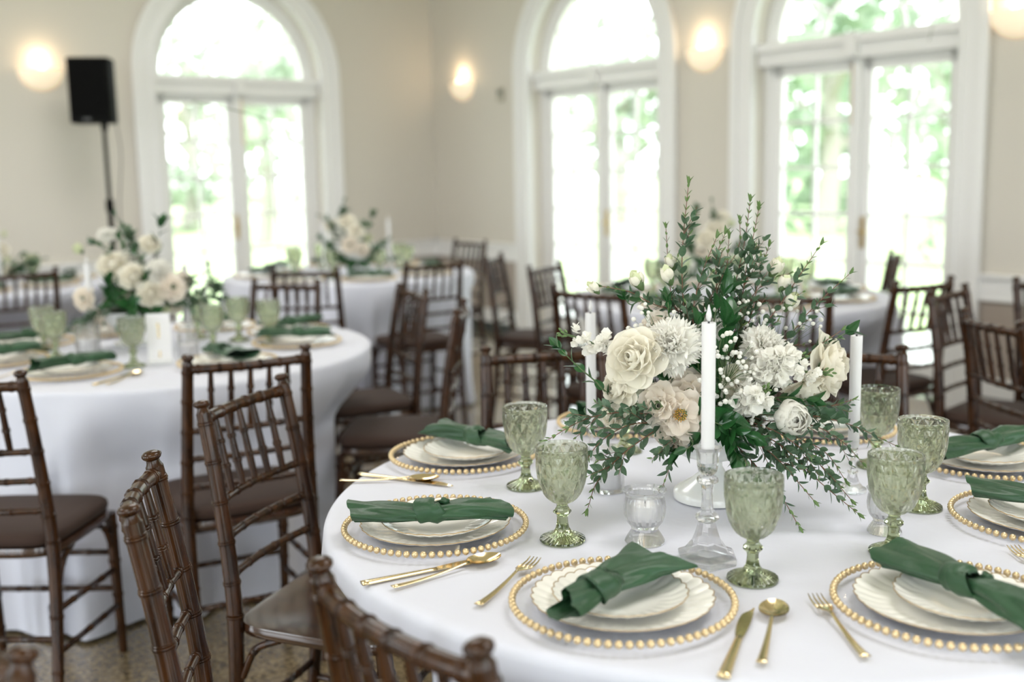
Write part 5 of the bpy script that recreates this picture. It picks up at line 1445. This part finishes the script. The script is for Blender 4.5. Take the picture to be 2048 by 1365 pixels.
back_flowers(VX2, VY2, [
    (225, 528, 0.08, 'rose', 1.35), (268, 553, 0.12, 'rose', 1.25), (300, 487, 0.04, 'rose', 0.95), (214, 468, 0.0, 'carnation', 0.95), (318, 543, 0.10, 'carnation', 1.3),
    (346, 574, 0.11, 'garden', 1.35), (166, 597, 0.10, 'garden', 1.25), (303, 588, 0.14, 'rose', 1.20), (190, 640, 0.08, 'garden', 0.95), (232, 650, 0.06, 'garden', 1.0),
    (352, 610, 0.05, 'rose', 0.8), (268, 510, 0.02, 'carnation', 1.0), (370, 560, 0.0, 'garden', 1.0), (330, 620, 0.08, 'bud', 1.2), (160, 500, 0.0, 'bud', 1.3)],
    [([(262, 560, 0.0), (262, 490, 0.0), (232, 432, 0.0)], 0.050, 'euc', 0.02), ([(290, 560, 0.02), (310, 510, 0.02), (320, 455, 0.02)], 0.075, 'big', 0.045),
     ([(320, 560, 0.0), (370, 560, 0.0), (412, 545, 0.0)], 0.035, 'euc', 0.02), ([(320, 600, 0.02), (390, 590, 0.02), (430, 560, 0.0)], 0.035, 'euc', 0.02),
     ([(240, 560, 0.05), (215, 500, 0.05), (192, 488, 0.05)], 0.055, 'big', 0.03), ([(230, 600, 0.12), (215, 595, 0.14), (215, 570, 0.14)], 0.07, 'big', 0.016),
     ([(260, 610, 0.15), (262, 620, 0.16), (250, 640, 0.16)], 0.07, 'big', 0.014), ([(300, 620, 0.14), (320, 640, 0.15), (300, 650, 0.15)], 0.065, 'big', 0.014),
     ([(210, 620, 0.12), (180, 640, 0.12), (150, 660, 0.12)], 0.04, 'euc', 0.016), ([(280, 520, 0.08), (250, 500, 0.08), (240, 480, 0.08)], 0.05, 'big', 0.02),
     ([(250, 580, 0.12), (285, 575, 0.13), (290, 560, 0.13)], 0.06, 'big', 0.014), ([(330, 600, 0.08), (372, 610, 0.08), (395, 640, 0.08)], 0.04, 'euc', 0.018),
     ([(420, 600, -0.10), (425, 570, -0.1), (418, 535, -0.1)], 0.05, 'euc', 0.02)],
    ['large cream rose at the left side of the left table flowers, below the top ones', 'large cream rose in the middle of the left table flowers',
     'cream rose at the upper right of the left table flowers, before the door frame', 'white ruffled flower at the top left of the left table flowers',
     'ruffled white flower right of the middle in the left table flowers', 'open blush rose at the right side of the left table flowers',
     'open blush rose left of the tall candle on the left table', 'cream rose lowest in the middle of the left table flowers',
     'small blush rose low behind the left table candle', 'small blush rose low at the foot of the left table flowers',
     'small cream rose at the lower right end of the left table flowers', 'white ruffled flower behind the middle of the left table flowers',
     'blush rose farthest right in the left table flowers, against the door', 'small pale bud low at the right of the left table flowers',
     'greenish bud high above the left table candle'],
    ['long curved green sprig topping the left table flowers, beside the speaker pole', 'upright dark leaf at the upper right of the left table flowers',
     'fine green sprig reaching right from the left table flowers to the door', 'lower green sprig reaching right from the left table flowers',
     'dark leaves at the upper left of the left table flowers', 'dark leaves under the large roses of the left table flowers, left',
     'dark leaves hanging over the left table vase', 'dark leaves at the lower right of the left table vase', 'thin green sprig drooping left of the left table vase',
     'dark leaves behind the left rose of the left table flowers', 'dark leaves in the heart of the left table flowers', 'green sprig drooping right of the left table flowers towards the goblets',
     'green sprig standing behind the left table goblets, before the bright door'], 'blooms on the left table', 3, 1.12)

# ------------------------------------------------------------------ tables at the back
SIDES = ['nearest the viewer', 'near right side', 'right side', 'far right side', 'far side', 'far left side', 'left side', 'near left side']
def back_table(C, angles, where, tag_, rad=0.54):
    G = lambda s: s + ' on the ' + tag_
    for i, a in enumerate(angles):
        a = radians(a); side_ = SIDES[int(((a - atan2(-C.y, -C.x)) % (2 * pi)) / (pi / 4) + 0.5) % 8]
        c = Vector((C.x + rad * cos(a), C.y + rad * sin(a), ZC))
        instance('ch', b_charger, 'beaded glass charger on ' + where + ', ' + side_, c, a, G('chargers'), 'charger', 'charger_plate')
        instance('dinner', b_plate(DINNER), 'cream plate on ' + where + ', ' + side_, c + Vector((0, 0, 0.0045)), a, G('plates'), 'plate', 'dinner_plate')
        instance('nap' + 'ABCE'[i % 4], b_nap('ABCE'[i % 4]), 'knotted green napkin on ' + where + ', ' + side_, c + Vector((0, 0, 0.0215)), a + pi / 2 + 0.3 * sin(i * 5.0), G('napkins'), 'napkin', 'knotted_napkin')
        g = Vector((C.x + 0.36 * cos(a + 0.3), C.y + 0.36 * sin(a + 0.3), ZC))
        instance('gob', b_goblet, 'green goblet on ' + where + ', ' + side_, g, 0, G('goblets'), 'goblet', 'glass_goblet')
back_table(T3, [k * 45 + 20 for k in range(8)], 'the back table near the room corner', 'back corner table')
back_table(T4, [k * 45 + 10 for k in range(8)], 'the table behind the main flowers', 'table behind the main flowers')
back_table(T5, [-60, -15, 30, -100], 'the farthest table at the left edge', 'far left table')
back_table(T6, [180, 225, 135], 'the table at the right picture edge', 'right-hand table')
milk_vase(-0.92, 6.60, 'white vase under the flowers of the back corner table', s=1.2)
back_flowers(-0.92, 6.60, [(692, 442, 0.06, 'rose', 1.2), (712, 462, 0.12, 'rose', 1.2), (700, 490, 0.14, 'garden', 1.5), (672, 470, 0.08, 'carnation', 1.1), (735, 478, 0.05, 'bud', 1.6), (725, 500, 0.12, 'garden', 1.2), (660, 450, 0.0, 'rose', 1.0)],
    [([(690, 500, 0.0), (682, 450, 0.0), (688, 405, 0.0)], 0.06, 'euc', 0.025), ([(700, 500, 0.04), (730, 460, 0.04), (742, 435, 0.04)], 0.08, 'big', 0.04), ([(715, 520, 0.06), (745, 500, 0.06), (775, 480, 0.06)], 0.06, 'euc', 0.025),
     ([(690, 520, 0.1), (665, 500, 0.1), (645, 480, 0.1)], 0.07, 'big', 0.03), ([(700, 525, 0.12), (672, 520, 0.12), (665, 500, 0.12)], 0.08, 'big', 0.02), ([(715, 525, 0.12), (735, 525, 0.12), (750, 505, 0.12)], 0.08, 'big', 0.02),
     ([(690, 500, 0.08), (655, 440, 0.08), (640, 432, 0.08)], 0.05, 'euc', 0.022), ([(710, 500, 0.1), (715, 470, 0.1), (722, 455, 0.1)], 0.07, 'big', 0.02)],
    ['blurred cream rose topmost on the back corner table', 'blurred cream rose in the middle of the back corner table flowers', 'large blush rose low in the back corner table flowers',
     'blurred ruffled flower at the left of the back corner table flowers', 'pale bud farthest right in the back corner table flowers', 'small blush rose low right in the back corner table flowers', 'cream rose at the upper left of the back corner table flowers'], 'blurred green leaves in the back corner flowers', 'blooms on the back corner table', 5, 1.2)
candlestick('clear candlestick on the back corner table, right of its flowers', 'thin pale candle on the back corner table, right of its flowers', -0.76, 6.93, hh=0.09, ch=0.235, style=1)
candlestick('clear candlestick on the back corner table, left of its flowers', 'thin pale candle on the back corner table, left of its flowers', -1.12, 6.62, hh=0.09, ch=0.235, style=1)
milk_vase(1.00, 5.35, 'white vase under the flowers seen behind the main arrangement', s=1.2)
back_flowers(1.00, 5.35, [(1432, 455, 0.04, 'rose', 1.2), (1412, 478, 0.08, 'rose', 1.2), (1445, 485, 0.08, 'carnation', 1.2), (1404, 500, 0.06, 'garden', 1.2), (1440, 515, 0.06, 'garden', 1.2), (1462, 450, 0.0, 'bud', 1.3), (1445, 432, 0.0, 'rose', 0.9)],
    [([(1425, 500, 0.0), (1428, 450, 0.0), (1424, 405, 0.0)], 0.05, 'euc', 0.022), ([(1410, 520, 0.02), (1385, 480, 0.02), (1392, 425, 0.02)], 0.07, 'big', 0.03), ([(1445, 510, 0.02), (1475, 490, 0.02), (1492, 470, 0.02)], 0.05, 'euc', 0.02),
     ([(1410, 530, 0.08), (1390, 520, 0.08), (1380, 500, 0.08)], 0.07, 'big', 0.02), ([(1430, 540, 0.08), (1450, 540, 0.08), (1470, 530, 0.08)], 0.07, 'big', 0.02), ([(1400, 540, 0.04), (1350, 535, 0.04), (1300, 520, 0.04)], 0.05, 'euc', 0.022)],
    ['blurred cream rose beside the wall, upper middle of the flowers behind the main ones', 'blurred cream rose left of the middle, in the flowers behind the main ones', 'ruffled flower at the right in the flowers behind the main ones',
     'blush rose low left in the flowers behind the main ones', 'blush rose low right in the flowers behind the main ones', 'pale bud farthest right in the flowers behind the main ones', 'small cream rose topmost in the flowers behind the main ones'], 'blurred green leaves seen behind the main arrangement', 'blooms on the table behind the main flowers', 7, 1.2)
milk_vase(-3.02, 6.40, 'white vase on the farthest table at the left edge', s=1.1)
back_flowers(-3.02, 6.40, [(12, 520, 0.0, 'bud', 1.3), (8, 470, 0.0, 'bud', 1.2), (2, 500, 0.04, 'rose', 1.1), (20, 545, 0.05, 'rose', 1.0)],
    [([(20, 545, 0.05), (50, 528, 0.05), (88, 518, 0.05)], 0.055, 'euc', 0.022), ([(10, 545, 0.05), (30, 520, 0.05), (40, 512, 0.05)], 0.06, 'big', 0.03), ([(10, 550, 0.06), (25, 545, 0.06), (60, 545, 0.06)], 0.06, 'big', 0.03)],
    'blurred buds and roses at the left picture edge', 'blurred green sprays at the left picture edge', 'blooms on the far left table', 9, 1.1)
candlestick('clear candlestick on the farthest table at the left edge', 'thin white candle on the farthest table at the left edge', -2.85, 6.14, hh=0.08, ch=0.22, style=1)
